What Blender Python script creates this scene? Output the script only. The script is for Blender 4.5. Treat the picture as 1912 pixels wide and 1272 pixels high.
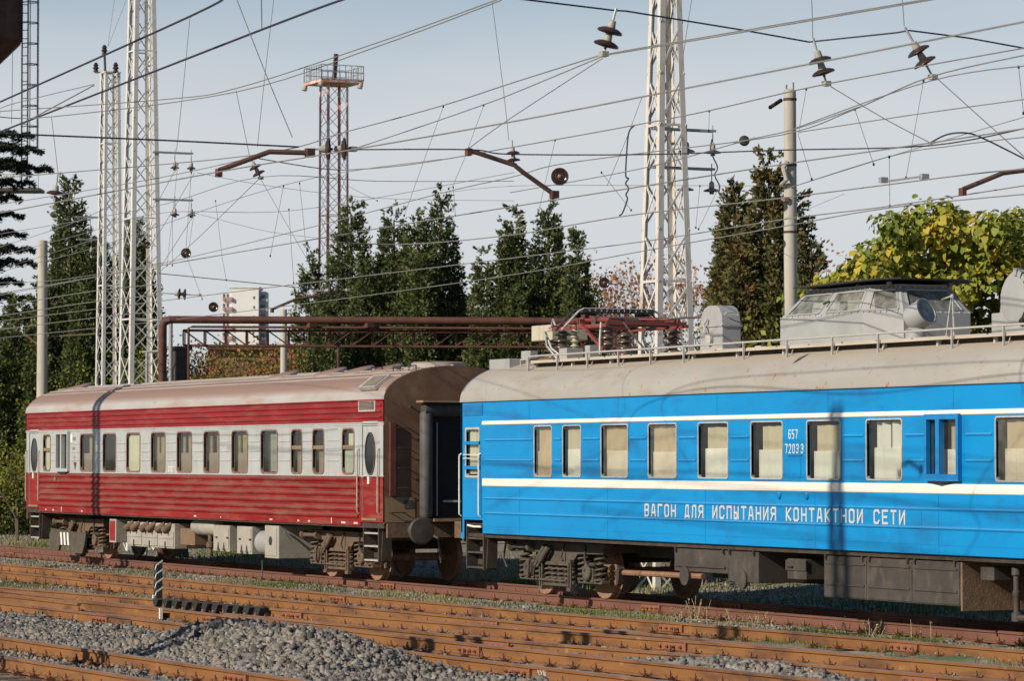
import bpy, math, random
import numpy as np
from mathutils import Vector, Matrix
for _o in list(bpy.data.objects): bpy.data.objects.remove(_o)
S = bpy.context.scene
COL = S.collection
random.seed(7); RNG = np.random.default_rng(7)
R = math.radians
# ---------------------------------------------------------------- camera
# world: x along the train (to the right), y away from the yard, z up; z = 0 is the rail top,
# y = 0 the near side of the carriages
FPX = 6385.6; CAM = Vector((62.2745, -26.7942, 2.4781)); YAW = .4436; PIT = .0347
cF = Vector((-math.cos(YAW)*math.cos(PIT), math.sin(YAW)*math.cos(PIT), math.sin(PIT)))
cR = Vector((math.sin(YAW), math.cos(YAW), 0)); cU = cR.cross(cF)
cam = bpy.data.cameras.new('camera'); camo = bpy.data.objects.new('camera', cam); COL.objects.link(camo)
camo.matrix_world = Matrix(((cR.x, cU.x, -cF.x, CAM.x), (cR.y, cU.y, -cF.y, CAM.y), (cR.z, cU.z, -cF.z, CAM.z), (0, 0, 0, 1)))
cam.sensor_width = 36; cam.lens = FPX/1912*36; cam.clip_start = .5; cam.clip_end = 20000
cam.dof.use_dof = True; cam.dof.focus_distance = 58; cam.dof.aperture_fstop = 4.5
S.camera = camo
# ---------------------------------------------------------------- light
SUN_EL = R(29); SUN_AZ = R(11)       # azimuth from -y towards +x
sunv = Vector((math.sin(SUN_AZ)*math.cos(SUN_EL), -math.cos(SUN_AZ)*math.cos(SUN_EL), math.sin(SUN_EL)))
W = bpy.data.worlds.new('World'); S.world = W; W.use_nodes = True
nt = W.node_tree; nt.nodes.clear()
out = nt.nodes.new('ShaderNodeOutputWorld'); bg = nt.nodes.new('ShaderNodeBackground'); sky = nt.nodes.new('ShaderNodeTexSky')
sky.sky_type = 'NISHITA'; sky.sun_disc = False; sky.sun_elevation = SUN_EL
sky.sun_rotation = math.atan2(sunv.x, sunv.y); sky.air_density = 1.0; sky.dust_density = .4; sky.ozone_density = 2.5
bg.inputs['Strength'].default_value = .07
# pale haze and thin cloud low over the horizon, thinning out into the clear sky above
tc = nt.nodes.new('ShaderNodeTexCoord'); mp = nt.nodes.new('ShaderNodeMapping'); mp.inputs['Scale'].default_value = (1.6, 1.6, 9)
nz = nt.nodes.new('ShaderNodeTexNoise'); nz.inputs['Scale'].default_value = 2.2; nz.inputs['Detail'].default_value = 5; nz.inputs['Roughness'].default_value = .5
sx_ = nt.nodes.new('ShaderNodeSeparateXYZ'); wob = nt.nodes.new('ShaderNodeMath'); wob.operation = 'MULTIPLY_ADD'; wob.inputs[1].default_value = .07
rp = nt.nodes.new('ShaderNodeValToRGB'); cr = rp.color_ramp; cr.elements[0].position = .0; cr.elements[0].color = (.75, .75, .75, 1); cr.elements[1].position = .5; cr.elements[1].color = (.04, .04, .04, 1)
for p_, v_ in ((.045, .78), (.10, .94), (.135, .92), (.165, .62), (.19, .34), (.28, .1)): e_ = cr.elements.new(p_); e_.color = (v_, v_, v_, 1)
mx = nt.nodes.new('ShaderNodeMixRGB'); mx.inputs['Color2'].default_value = (8.45, 8.75, 9.15, 1)
l = nt.links.new
l(tc.outputs['Generated'], mp.inputs['Vector']); l(mp.outputs['Vector'], nz.inputs['Vector']); l(tc.outputs['Generated'], sx_.inputs[0])
l(nz.outputs['Fac'], wob.inputs[0]); l(sx_.outputs['Z'], wob.inputs[2]); l(wob.outputs[0], rp.inputs['Fac'])
l(rp.outputs['Color'], mx.inputs['Fac']); hs_ = nt.nodes.new('ShaderNodeHueSaturation'); hs_.inputs['Saturation'].default_value = 1.35; l(sky.outputs['Color'], hs_.inputs['Color']); l(hs_.outputs['Color'], mx.inputs['Color1']); l(mx.outputs['Color'], bg.inputs['Color']); l(bg.outputs['Background'], out.inputs['Surface'])
sd = bpy.data.lights.new('sun', 'SUN'); sd.energy = 5.0; sd.angle = R(.6); sd.color = (1, .905, .75)
so = bpy.data.objects.new('sun', sd); COL.objects.link(so); so.location = (0, -60, 60); so.rotation_euler = sunv.to_track_quat('Z', 'Y').to_euler()
S.view_settings.view_transform = 'Standard'; S.view_settings.look = 'None'; S.view_settings.exposure = .18; S.view_settings.gamma = 1
S.render.engine = 'CYCLES'; S.cycles.max_bounces = 6; S.cycles.transparent_max_bounces = 12
# ---------------------------------------------------------------- pixel -> place
def ray(px, py): return cF+cR*((px-956)/FPX)+cU*((636-py)/FPX)
def uY(px, py, y): d = ray(px, py); return CAM+d*((y-CAM.y)/d.y)
def uZ(px, py, z): d = ray(px, py); return CAM+d*((z-CAM.z)/d.z)
def uX(px, py, x): d = ray(px, py); return CAM+d*((x-CAM.x)/d.x)
def uD(px, py, D): return CAM+ray(px, py)*D
# ---------------------------------------------------------------- materials
def _n(t, k, **kw):
    n = t.nodes.new(k)
    for a, b in kw.items():
        if a in n.inputs: n.inputs[a].default_value = b
        else: setattr(n, a, b)
    return n
def mat(name, col, col2=None, scale=6., rough=.6, metal=0., bump=0., bscale=None, detail=6, lo=.35, hi=.68, stretch=(1, 1, 1), spec=.4,
        dust=None, dust_at=(.25, .8), spots=None, random_obj=0., rnd_attr=None, gray_top=None, trans=None):
    m = bpy.data.materials.new(name); m.use_nodes = True; t = m.node_tree; t.nodes.clear()
    o = _n(t, 'ShaderNodeOutputMaterial'); b = _n(t, 'ShaderNodeBsdfPrincipled', Roughness=rough, Metallic=metal)
    b.inputs['Specular IOR Level'].default_value = spec
    L = t.links.new
    L(b.outputs[0], o.inputs['Surface'])
    tx = _n(t, 'ShaderNodeTexCoord'); mpn = _n(t, 'ShaderNodeMapping'); mpn.inputs['Scale'].default_value = stretch
    L(tx.outputs['Object'], mpn.inputs['Vector'])
    c4 = lambda c: (c[0], c[1], c[2], 1)
    cur = None
    if rnd_attr:                                   # list of colours picked by the per-leaf random attribute
        at = _n(t, 'ShaderNodeAttribute'); at.attribute_name = 'rnd'
        rr = _n(t, 'ShaderNodeValToRGB'); cr = rr.color_ramp
        while len(cr.elements) < len(rnd_attr): cr.elements.new(.5)
        for i, c in enumerate(rnd_attr): cr.elements[i].position = i/(len(rnd_attr)-1); cr.elements[i].color = c4(c)
        L(at.outputs['Fac'], rr.inputs['Fac']); cur = rr.outputs['Color']
    elif col2 is not None:
        nn = _n(t, 'ShaderNodeTexNoise', Scale=scale, Detail=detail, Roughness=.62); L(mpn.outputs[0], nn.inputs['Vector'])
        rr = _n(t, 'ShaderNodeValToRGB'); e = rr.color_ramp.elements
        e[0].position = lo; e[0].color = c4(col); e[1].position = hi; e[1].color = c4(col2)
        L(nn.outputs['Fac'], rr.inputs['Fac']); cur = rr.outputs['Color']
    if random_obj:
        oi = _n(t, 'ShaderNodeObjectInfo'); hv = _n(t, 'ShaderNodeHueSaturation'); mr = _n(t, 'ShaderNodeMapRange')
        mr.inputs['To Min'].default_value = 1-random_obj; mr.inputs['To Max'].default_value = 1+random_obj
        L(oi.outputs['Random'], mr.inputs['Value']); L(mr.outputs[0], hv.inputs['Value'])
        if cur: L(cur, hv.inputs['Color'])
        else: hv.inputs['Color'].default_value = c4(col)
        cur = hv.outputs['Color']
    for sp in (spots or []):                       # (colour, scale, lo, hi, stretch): stains with a shape of their own
        sc, ss, sl, sh, sst = sp
        mp2 = _n(t, 'ShaderNodeMapping'); mp2.inputs['Scale'].default_value = sst; L(tx.outputs['Object'], mp2.inputs['Vector'])
        n2 = _n(t, 'ShaderNodeTexNoise', Scale=ss, Detail=8, Roughness=.65); L(mp2.outputs[0], n2.inputs['Vector'])
        r2 = _n(t, 'ShaderNodeMapRange'); r2.inputs['From Min'].default_value = sl; r2.inputs['From Max'].default_value = sh
        L(n2.outputs['Fac'], r2.inputs['Value'])
        mm = _n(t, 'ShaderNodeMixRGB'); L(r2.outputs[0], mm.inputs['Fac']); mm.inputs['Color2'].default_value = c4(sc)
        if cur: L(cur, mm.inputs['Color1'])
        else: mm.inputs['Color1'].default_value = c4(col)
        cur = mm.outputs['Color']
    if dust:                                       # dust lying on faces that look up
        g = _n(t, 'ShaderNodeNewGeometry'); sx = _n(t, 'ShaderNodeSeparateXYZ'); L(g.outputs['Normal'], sx.inputs[0])
        r3 = _n(t, 'ShaderNodeMapRange'); r3.inputs['From Min'].default_value = dust_at[0]; r3.inputs['From Max'].default_value = dust_at[1]
        L(sx.outputs['Z'], r3.inputs['Value'])
        mm = _n(t, 'ShaderNodeMixRGB'); L(r3.outputs[0], mm.inputs['Fac']); mm.inputs['Color2'].default_value = c4(dust)
        if cur: L(cur, mm.inputs['Color1'])
        else: mm.inputs['Color1'].default_value = c4(col)
        cur = mm.outputs['Color']
    if cur: L(cur, b.inputs['Base Color'])
    else: b.inputs['Base Color'].default_value = c4(col)
    if bump:
        nb = _n(t, 'ShaderNodeTexNoise', Scale=bscale or scale*3, Detail=6); L(mpn.outputs[0], nb.inputs['Vector'])
        bp = _n(t, 'ShaderNodeBump', Strength=bump, Distance=.02); L(nb.outputs['Fac'], bp.inputs['Height']); L(bp.outputs[0], b.inputs['Normal'])
    if trans:                                      # light through a leaf or a curtain
        tr = _n(t, 'ShaderNodeBsdfTranslucent'); ms = _n(t, 'ShaderNodeMixShader'); ms.inputs[0].default_value = trans
        if cur: L(cur, tr.inputs['Color'])
        else: tr.inputs['Color'].default_value = c4(col)
        L(b.outputs[0], ms.inputs[1]); L(tr.outputs[0], ms.inputs[2]); L(ms.outputs[0], o.inputs['Surface'])
    return m
def glass(name, tint=(.9, .93, .92), gl=.10, rough=.03, dirt=.12, dcol=(.45, .42, .36)):
    m = bpy.data.materials.new(name); m.use_nodes = True; t = m.node_tree; t.nodes.clear(); L = t.links.new
    o = _n(t, 'ShaderNodeOutputMaterial'); tr = _n(t, 'ShaderNodeBsdfTransparent'); tr.inputs[0].default_value = (*tint, 1)
    gs = _n(t, 'ShaderNodeBsdfGlossy', Roughness=rough); lw = _n(t, 'ShaderNodeFresnel', IOR=1.45)
    mr = _n(t, 'ShaderNodeMapRange'); mr.inputs['To Min'].default_value = gl*.1; mr.inputs['To Max'].default_value = .9
    L(lw.outputs[0], mr.inputs['Value'])
    m1 = _n(t, 'ShaderNodeMixShader'); L(mr.outputs[0], m1.inputs[0]); L(tr.outputs[0], m1.inputs[1]); L(gs.outputs[0], m1.inputs[2])
    df = _n(t, 'ShaderNodeBsdfDiffuse'); df.inputs[0].default_value = (*dcol, 1)
    tx = _n(t, 'ShaderNodeTexCoord'); nn = _n(t, 'ShaderNodeTexNoise', Scale=5., Detail=6); L(tx.outputs['Object'], nn.inputs['Vector'])
    r2 = _n(t, 'ShaderNodeMapRange'); r2.inputs['From Min'].default_value = .3; r2.inputs['From Max'].default_value = .75; r2.inputs['To Min'].default_value = dirt*.3; r2.inputs['To Max'].default_value = dirt*1.6
    L(nn.outputs['Fac'], r2.inputs['Value'])
    m2 = _n(t, 'ShaderNodeMixShader'); L(r2.outputs[0], m2.inputs[0]); L(m1.outputs[0], m2.inputs[1]); L(df.outputs[0], m2.inputs[2]); L(m2.outputs[0], o.inputs['Surface'])
    return m
# ---------------------------------------------------------------- mesh helpers
OFF = {}
def _off(o):
    while o is not None and o.parent is not None: o = o.parent
    return Vector(o.location) if o is not None else Vector((0, 0, 0))
def tag(o, label=None, cat=None, group=None, kind=None):
    for k, v in (('label', label), ('category', cat), ('group', group), ('kind', kind)):
        if v: o[k] = v
    return o
def thing(name, label, cat, loc, group=None):
    o = bpy.data.objects.new(name, None); COL.objects.link(o); o.location = loc; o.empty_display_size = .2
    return tag(o, label, cat, group)
class MB:
    def __init__(s): s.v = []; s.f = []; s.m = []; s.mi = 0
    def add(s, vs, fs):
        n = len(s.v); s.v += [tuple(p) for p in vs]
        for f in fs: s.f.append(tuple(i+n for i in f)); s.m.append(s.mi)
        return s
    def quad(s, a, b, c, d): return s.add((a, b, c, d), ((0, 1, 2, 3),))
    def box(s, x0, x1, y0, y1, z0, z1):
        return s.add([(x0, y0, z0), (x1, y0, z0), (x1, y1, z0), (x0, y1, z0), (x0, y0, z1), (x1, y0, z1), (x1, y1, z1), (x0, y1, z1)],
                     [(0, 3, 2, 1), (4, 5, 6, 7), (0, 1, 5, 4), (1, 2, 6, 5), (2, 3, 7, 6), (3, 0, 4, 7)])
    def obox(s, c, ex, ey, ez):                    # centre and three half-extent vectors
        c, ex, ey, ez = map(Vector, (c, ex, ey, ez)); P = []
        for k in (-1, 1):
            for i, j in ((-1, -1), (1, -1), (1, 1), (-1, 1)): P.append(c+ex*i+ey*j+ez*k)
        return s.add(P, [(0, 3, 2, 1), (4, 5, 6, 7), (0, 1, 5, 4), (1, 2, 6, 5), (2, 3, 7, 6), (3, 0, 4, 7)])
    def bar(s, p, q, w, h=None, up=(0, 0, 1)):
        p, q = Vector(p), Vector(q); d = q-p; h = h or w
        if d.length < 1e-6: return s
        u = Vector(up); dn = d.normalized()
        if abs(dn.dot(u)) > .98: u = Vector((1, 0, 0))
        sx = dn.cross(u).normalized(); sz = sx.cross(dn)
        return s.obox((p+q)/2, d/2, sx*w/2, sz*h/2)
    def tube(s, pts, r, n=6, cap=True):
        P = [Vector(p) for p in pts]; rs = r if isinstance(r, (list, tuple)) else [r]*len(P)
        rings = []; u = None
        for i, p in enumerate(P):
            t = (P[min(i+1, len(P)-1)]-P[max(i-1, 0)]).normalized()
            if u is None: u = t.cross(Vector((0, 0, 1)) if abs(t.z) < .9 else Vector((1, 0, 0))).normalized()
            else:
                u = u-t*u.dot(t); u.normalize()
            w = t.cross(u)
            rings.append([p+(u*math.cos(2*math.pi*k/n)+w*math.sin(2*math.pi*k/n))*rs[i] for k in range(n)])
        fs = []
        for i in range(len(P)-1):
            for k in range(n): a = i*n+k; b = i*n+(k+1) % n; fs.append((a, b, b+n, a+n))
        if cap: fs.append(tuple(range(n-1, -1, -1))); fs.append(tuple(range((len(P)-1)*n, len(P)*n)))
        return s.add([v for r_ in rings for v in r_], fs)
    def lathe(s, prof, o, axis=(0, 0, 1), n=12):
        a = Vector(axis).normalized(); u = a.cross(Vector((0, 0, 1)) if abs(a.z) < .9 else Vector((1, 0, 0))).normalized(); w = a.cross(u); o = Vector(o)
        vs = [o+a*h+(u*math.cos(2*math.pi*k/n)+w*math.sin(2*math.pi*k/n))*r for r, h in prof for k in range(n)]
        fs = []
        for i in range(len(prof)-1):
            for k in range(n): p = i*n+k; q = i*n+(k+1) % n; fs.append((p, q, q+n, p+n))
        fs.append(tuple(range(n-1, -1, -1))); fs.append(tuple(range((len(prof)-1)*n, len(prof)*n)))
        return s.add(vs, fs)
    def prism(s, poly, ax, a0, a1):                # polygon in the two other axes, extruded along ax
        def P(u, v, a): return {'x': (a, u, v), 'y': (u, a, v), 'z': (u, v, a)}[ax]
        n = len(poly)
        return s.add([P(u, v, a0) for u, v in poly]+[P(u, v, a1) for u, v in poly],
                     [tuple(range(n)), tuple(range(2*n-1, n-1, -1))]+[(i, i+n, (i+1) % n+n, (i+1) % n) for i in range(n)])
    def holes(s, x0, x1, z0, z1, hs, y, depth, cuts=(), mid=None):
        """front sheet of a wall at y with rectangular openings and their reveals"""
        xs = sorted({x0, x1, *[h[0] for h in hs], *[h[1] for h in hs]}); zs = sorted({z0, z1, *cuts, *[h[2] for h in hs], *[h[3] for h in hs]})
        xs = [x for x in xs if x0 <= x <= x1]; zs = [z for z in zs if z0 <= z <= z1]
        for a, b in zip(xs, xs[1:]):
            for c, d in zip(zs, zs[1:]):
                X, Z = (a+b)/2, (c+d)/2
                if any(h[0] < X < h[1] and h[2] < Z < h[3] for h in hs): continue
                if mid: s.mi = mid(X, Z)
                s.quad((a, y, c), (b, y, c), (b, y, d), (a, y, d))
        for a, b, c, d in hs:
            for p, q in (((a, c), (b, c)), ((b, c), (b, d)), ((b, d), (a, d)), ((a, d), (a, c))):
                if mid: s.mi = mid((p[0]+q[0])/2, (p[1]+q[1])/2)
                s.quad((p[0], y, p[1]), (p[0], y+depth, p[1]), (q[0], y+depth, q[1]), (q[0], y, q[1]))
        return s
    def mesh(s, name, mats, smooth=False, off=(0, 0, 0)):
        me = bpy.data.meshes.new(name); ox, oy, oz = off
        me.from_pydata([(x-ox, y-oy, z-oz) for x, y, z in s.v], [], s.f)
        for m in (mats if isinstance(mats, (list, tuple)) else [mats]): me.materials.append(m)
        if any(s.m): me.polygons.foreach_set('material_index', s.m)
        if smooth:
            me.polygons.foreach_set('use_smooth', [True]*len(s.f)); me.set_sharp_from_angle(angle=R(38))
        me.update(); return me
    def build(s, name, mats, parent=None, smooth=False, bevel=0):
        o = bpy.data.objects.new(name, s.mesh(name, mats, smooth, _off(parent))); COL.objects.link(o)
        if parent is not None: o.parent = parent
        if bevel:
            md = o.modifiers.new('bevel', 'BEVEL'); md.width = bevel; md.segments = 2; md.limit_method = 'ANGLE'
        return o
def inst(name, me, parent, loc, rot=None, scale=None):
    o = bpy.data.objects.new(name, me); COL.objects.link(o)
    o.location = Vector(loc)-_off(parent) if parent is not None else Vector(loc)
    if parent is not None:
        o.parent = parent
        if parent.parent is not None: o.location -= Vector(parent.location)
    if rot is not None: o.rotation_euler = rot
    if scale is not None: o.scale = scale
    return o
def npmesh(name, V, Fq, mats, rnd=None, smooth=False):
    """fast mesh from numpy arrays, all faces of one size"""
    k = Fq.shape[1]; me = bpy.data.meshes.new(name); me.vertices.add(len(V)); me.vertices.foreach_set('co', V.astype(np.float32).ravel())
    me.loops.add(Fq.size); me.loops.foreach_set('vertex_index', Fq.astype(np.int32).ravel())
    me.polygons.add(len(Fq)); me.polygons.foreach_set('loop_start', np.arange(0, Fq.size, k, dtype=np.int32)); me.polygons.foreach_set('loop_total', np.full(len(Fq), k, dtype=np.int32))
    for m in (mats if isinstance(mats, (list, tuple)) else [mats]): me.materials.append(m)
    if rnd is not None:
        at = me.attributes.new('rnd', 'FLOAT', 'FACE'); at.data.foreach_set('value', np.asarray(rnd, dtype=np.float32))
    me.update(calc_edges=True); me.validate(); return me
def npobj(name, me, parent=None):
    o = bpy.data.objects.new(name, me); COL.objects.link(o)
    if parent is not None: o.parent = parent
    return o
# ---------------------------------------------------------------- shared materials
M = {}
M['ground'] = mat('ground_soil', (.10, .085, .06), (.26, .215, .15), scale=.9, rough=.95, bump=.5, bscale=22, lo=.34, hi=.62,
                  spots=[((.34, .31, .27), 14, .52, .64, (1, 1, 1)), ((.075, .095, .03), .45, .5, .62, (1, 1, 1)), ((.28, .22, .11), 1.7, .56, .7, (1, 1, 1))])
M['stone'] = mat('ballast_stone', (.3, .28, .255), rough=.9, spec=.2, rnd_attr=[(.075, .07, .066), (.15, .138, .126), (.21, .192, .17), (.2, .165, .125), (.28, .262, .24)], bump=.4, bscale=60)
M['rail'] = mat('rail_rust', (.155, .062, .018), (.235, .105, .032), scale=1.1, rough=.75, bump=.15, bscale=40, stretch=(.5, 3, 3), lo=.3, hi=.7,
                spots=[((.075, .034, .018), 1.6, .5, .68, (.5, 2, 2)), ((.33, .17, .06), 9, .62, .75, (.3, 1, .25))])
M['rail_dull'] = mat('rail_rust_dull', (.115, .048, .032), (.16, .07, .047), scale=1.4, rough=.8, bump=.15, bscale=40, stretch=(.5, 3, 3), spots=[((.11, .05, .035), 4, .58, .74, (.5, 2, 2))])
M['rail_top'] = mat('rail_worn_top', (.30, .33, .40), (.42, .46, .54), scale=2, rough=.38, metal=.75, stretch=(.2, 3, 3))
M['fast'] = mat('fastener_rust', (.12, .05, .025), (.21, .085, .035), scale=14, rough=.8, bump=.2)
M['plate'] = mat('fishplate_rust', (.19, .07, .035), (.25, .10, .05), scale=7, rough=.8, bump=.2)
M['sleeper'] = mat('concrete_sleeper', (.37, .33, .25), (.47, .42, .33), scale=7, rough=.9, bump=.3, spots=[((.2, .15, .1), 3, .55, .7, (1, 1, 1))])
M['timber'] = mat('timber_sleeper', (.10, .075, .05), (.16, .12, .085), scale=9, rough=.9, bump=.4, stretch=(6, 1, 1))
M['white'] = mat('white_paint', (.74, .72, .68), (.6, .57, .5), scale=8, rough=.6)
M['blackmetal'] = mat('black_metal', (.018, .018, .02), (.04, .035, .03), scale=8, rough=.55)
M['grass'] = mat('grass_blades', (.1, .13, .03), rough=.8, spec=.2, rnd_attr=[(.07, .12, .015), (.11, .16, .025), (.17, .18, .05), (.30, .25, .12), (.38, .31, .18)], trans=.3)
M['drygrass'] = mat('dry_grass_blades', (.3, .24, .12), rough=.8, spec=.2, rnd_attr=[(.12, .12, .035), (.24, .2, .08), (.34, .27, .14), (.4, .33, .2)], trans=.25)

# ---------------------------------------------------------------- ground
def hgt(x, y):
    x = np.asarray(x, float); y = np.asarray(y, float)
    h = -.205+.02*np.sin(x*1.3+y*2.1)+.015*np.sin(x*3.1-y*4.3+1)+.012*np.sin(x*7.7+y*5.9)
    # the ballast heap between the two front tracks and the one inside the turnout
    h = h+.43*np.exp(-((x-20.6)/2.9)**4-((y+10.45)/1.05)**2)+.05*np.exp(-((x-16)/9)**2-((y+11)/1.2)**2)
    h = h+.2*np.exp(-((x-26.6)/3.2)**4-((y+6.65)/.42)**2)
    h = h+.075*np.exp(-((y+1.1)/.9)**2)*(.8+.2*np.sin(x*.9))
    # a low bank beyond the train
    h = h+.25*(1/(1+np.exp(-(y-9)/1.5)))
    return h
gx = np.concatenate([[-9000, -5000, -2500, -1200, -600, -350, -220], np.arange(-150, -40, 2.), np.arange(-40, 34, .2), [36, 40, 48, 60, 90, 160, 400, 1200, 4000, 9000]])
gy = np.concatenate([[-9000, -4000, -1500, -500, -160, -70, -40, -28, -22], np.arange(-18, 9, .16), np.arange(9, 40, 1.), [45, 60, 90, 150, 260, 450, 900, 2000, 4500, 9000]])
GX, GY = np.meshgrid(gx, gy); GZ = hgt(GX, GY)
V = np.stack([GX, GY, GZ], -1).reshape(-1, 3); nx, ny = len(gx), len(gy)
ii = (np.arange(ny-1)[:, None]*nx+np.arange(nx-1)[None, :]).ravel()
gnd = npobj('ground', npmesh('ground', V, np.stack([ii, ii+1, ii+nx+1, ii+nx], 1), M['ground'])); gnd['kind'] = 'structure'
gnd.data.polygons.foreach_set('use_smooth', [True]*len(gnd.data.polygons))

# ---------------------------------------------------------------- tracks
RP = [(-.075, -.18), (.075, -.18), (.075, -.168), (.014, -.148), (.010, -.05), (.034, -.036), (.037, -.006), (.028, 0), (-.028, 0), (-.037, -.006), (-.034, -.036), (-.010, -.05), (-.014, -.148), (-.075, -.168)]
def rail(parent, pts, body, top, name='rail'):
    mb = MB(); P = [Vector((x, y, 0)) for x, y in pts]; n = len(RP); vs = []
    for i, p in enumerate(P):
        t = (P[min(i+1, len(P)-1)]-P[max(i-1, 0)]).normalized(); s = Vector((-t.y, t.x, 0))
        vs += [p+s*u+Vector((0, 0, v)) for u, v in RP]
    fs = [[], []]
    for i in range(len(P)-1):
        for k in range(n):
            a = i*n+k; b = i*n+(k+1) % n; fs[1 if k == 7 else 0].append((a, b, b+n, a+n))
    fs[0] += [tuple(range(n)), tuple(range(len(vs)-1, len(vs)-n-1, -1))]
    mb.add(vs, fs[0]); k0 = len(mb.v); mb.mi = 1
    for f in fs[1]: mb.f.append(f); mb.m.append(1)
    return mb.build(name, [body, top], parent)
def lerp_y(pts, x):
    for (a, b), (c, d) in zip(pts, pts[1:]):
        if a <= x <= c: return b+(d-b)*(x-a)/(c-a)
    (a, b), (c, d) = (pts[0], pts[1]) if x < pts[0][0] else (pts[-2], pts[-1])
    return b+(d-b)*(x-a)/(c-a)
# one rail fastening: base plate, clip and bolt with nut on both sides
fm = MB(); fm.box(-.08, .08, -.19, .19, -.196, -.181)
for s in (-1, 1):
    fm.box(-.035, .035, s*.125-.05, s*.125+.05, -.168, -.152)
    fm.lathe([(.016, -.152), (.016, -.13), (.026, -.13), (.026, -.105), (.013, -.105), (.013, -.07)], (0, s*.125, 0), n=6)
    fm.bar((-.06, s*.125, -.165), (-.09, s*.15, -.125), .02); fm.bar((.06, s*.125, -.165), (.09, s*.15, -.125), .02)
FAST = fm.mesh('fastener', M['fast'])
fm = MB(); fm.box(-.31, .31, -.045, -.02, -.145, -.045)
for k in range(4): fm.lathe([(.024, 0), (.024, .03), (.012, .03), (.012, .05)], (-.24+.16*k, -.045, -.095), (0, -1, 0), n=6)
fm.box(.315, .35, -.05, -.016, -.16, -.03)
FISH = fm.mesh('fishplate', [M['plate']])
sm = MB(); sm.prism([(-.13, -.32), (.13, -.32), (.1, -.197), (-.1, -.197)], 'y', -1.35, 1.35); SLP = sm.mesh('sleeper', M['sleeper'])
sm = MB(); sm.prism([(-.12, -.34), (.12, -.34), (.115, -.197), (-.115, -.197)], 'y', -1.35, 1.35); SLT = sm.mesh('sleeper', M['timber'])
def line(parent, pts, x0, x1, step, body, top, jitter=.02, joints=(), fx=None):
    pts = sorted(pts); r = rail(parent, [(x, lerp_y(pts, x)) for x in np.concatenate([np.arange(x0, x1, 2.5), [x1]])], body, top)
    a, b = fx or (x0, x1)
    for x in np.arange(a, b, step):
        if random.random() < .06: continue
        xx = x+random.uniform(-jitter, jitter); dy = (lerp_y(pts, xx+.5)-lerp_y(pts, xx-.5))
        inst('fastener', FAST, r, (xx, lerp_y(pts, xx), 0), (0, 0, math.atan(dy)))
    for x in joints:
        dy = (lerp_y(pts, x+.5)-lerp_y(pts, x-.5)); inst('fishplate', FISH, r, (x, lerp_y(pts, x), 0), (0, 0, math.atan(dy)))
    return r
def sleepers(parent, a, b, x0, x1, step, me, extra=0):
    for x in np.arange(x0, x1, step):
        y0, y1 = lerp_y(a, x), lerp_y(b, x); c = (y0+y1)/2; w = abs(y1-y0)+1.1
        inst('sleeper', me, parent, (x+random.uniform(-.02, .02), c, random.uniform(-.006, .004)), (0, 0, random.uniform(-.012, .012)), (1, w/2.7, 1))
T1 = thing('railway_track', 'dull rusty track on pale concrete sleepers under the two carriages', 'track', (0, 1.55, -.3))
r1n = [(-130, .8), (60, .8)]; r1f = [(-130, 2.39), (60, 2.39)]
line(T1, r1n, -120, 45, .55, M['rail_dull'], M['rail_dull'], joints=(-27.4, -1.6, 9.85, 22), fx=(-48, 26))
line(T1, r1f, -120, 45, .55, M['rail_dull'], M['rail_dull'], joints=(-1.6, 9.85), fx=(-40, 20))
sleepers(T1, r1n, r1f, -70, 34, .55, SLP)
R2 = [(-40, -2.95), (-16.3, -2.9), (-5.95, -2.72), (5.75, -2.6), (13.8, -2.38), (18.9, -2.0), (25, -1.74), (34, -1.4)]
R3 = [(-40, -4.5), (-11.2, -4.46), (-.8, -4.45), (9.9, -4.4), (16.5, -4.22), (21.9, -4.08), (25.2, -4.05)]
R4 = [(-12, -8.2), (-2.1, -7.2), (4.3, -6.42), (9.3, -5.95), (13.4, -5.46), (18.7, -4.84), (22.9, -4.3), (28.1, -3.86), (36, -3.4)]
R4b = [(10.5, -7.3), (15.7, -6.9), (19.9, -6.7), (21.7, -6.4), (25.6, -5.79), (29.3, -5.44), (36, -4.9)]
R5 = [(-25, -7.85), (-.5, -7.72), (8.2, -7.55), (17.2, -7.53), (21.1, -7.5), (23.6, -7.34), (27.9, -7.14), (36, -6.9)]
R6 = [(-15, -9.45), (4.9, -9.32), (9.3, -9.18), (14.6, -9.1), (23.8, -8.98), (28.3, -8.8), (38, -8.55)]
R7 = [(-4, -12.95), (15.9, -12.7), (23.9, -12.47), (34, -12.15)]
R8 = [(2, -14.5), (20.3, -14.05), (25.3, -13.92), (36, -13.7)]
T2 = thing('railway_track', 'orange rusty track with worn heads next to the grassy strip before the train', 'track', (8, -3.6, -.3))
line(T2, R2, -40, 34, .62, M['rail'], M['rail_top'], joints=(-9.9, 4.0, 16.2, 22.3), fx=(-22, 26))
line(T2, R3, -40, 25.2, .7, M['rail'], M['rail_top'], joints=(-4.6, 14.1, 20.6), fx=(-18, 24))
sleepers(T2, R2, R3, -38, 24, .6, SLT)
T3 = thing('railway_track', 'turnout track with rusty orange rails and frog behind the ballast heap', 'track', (10, -8.3, -.3))
line(T3, R5, -22, 36, .6, M['rail'], M['rail_top'], joints=(10.6, 20.4), fx=(-6, 32))
line(T3, R6, -15, 36, .6, M['rail'], M['rail_top'], joints=(9.9, 24.9), fx=(-2, 30))
sleepers(T3, R5, R6, -20, 34, .6, SLT)
T4 = thing('railway_track', 'frontmost rusty orange track cut off by the bottom left corner', 'track', (20, -13.3, -.3))
line(T4, R7, 0, 34, .6, M['rail'], M['rail_top'], joints=(24.6,), fx=(8, 32))
line(T4, R8, 4, 34, .6, M['rail'], M['rail_top'], joints=(25.2,), fx=(10, 32))
sleepers(T4, R7, R8, 6, 34, .6, SLT)
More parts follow.
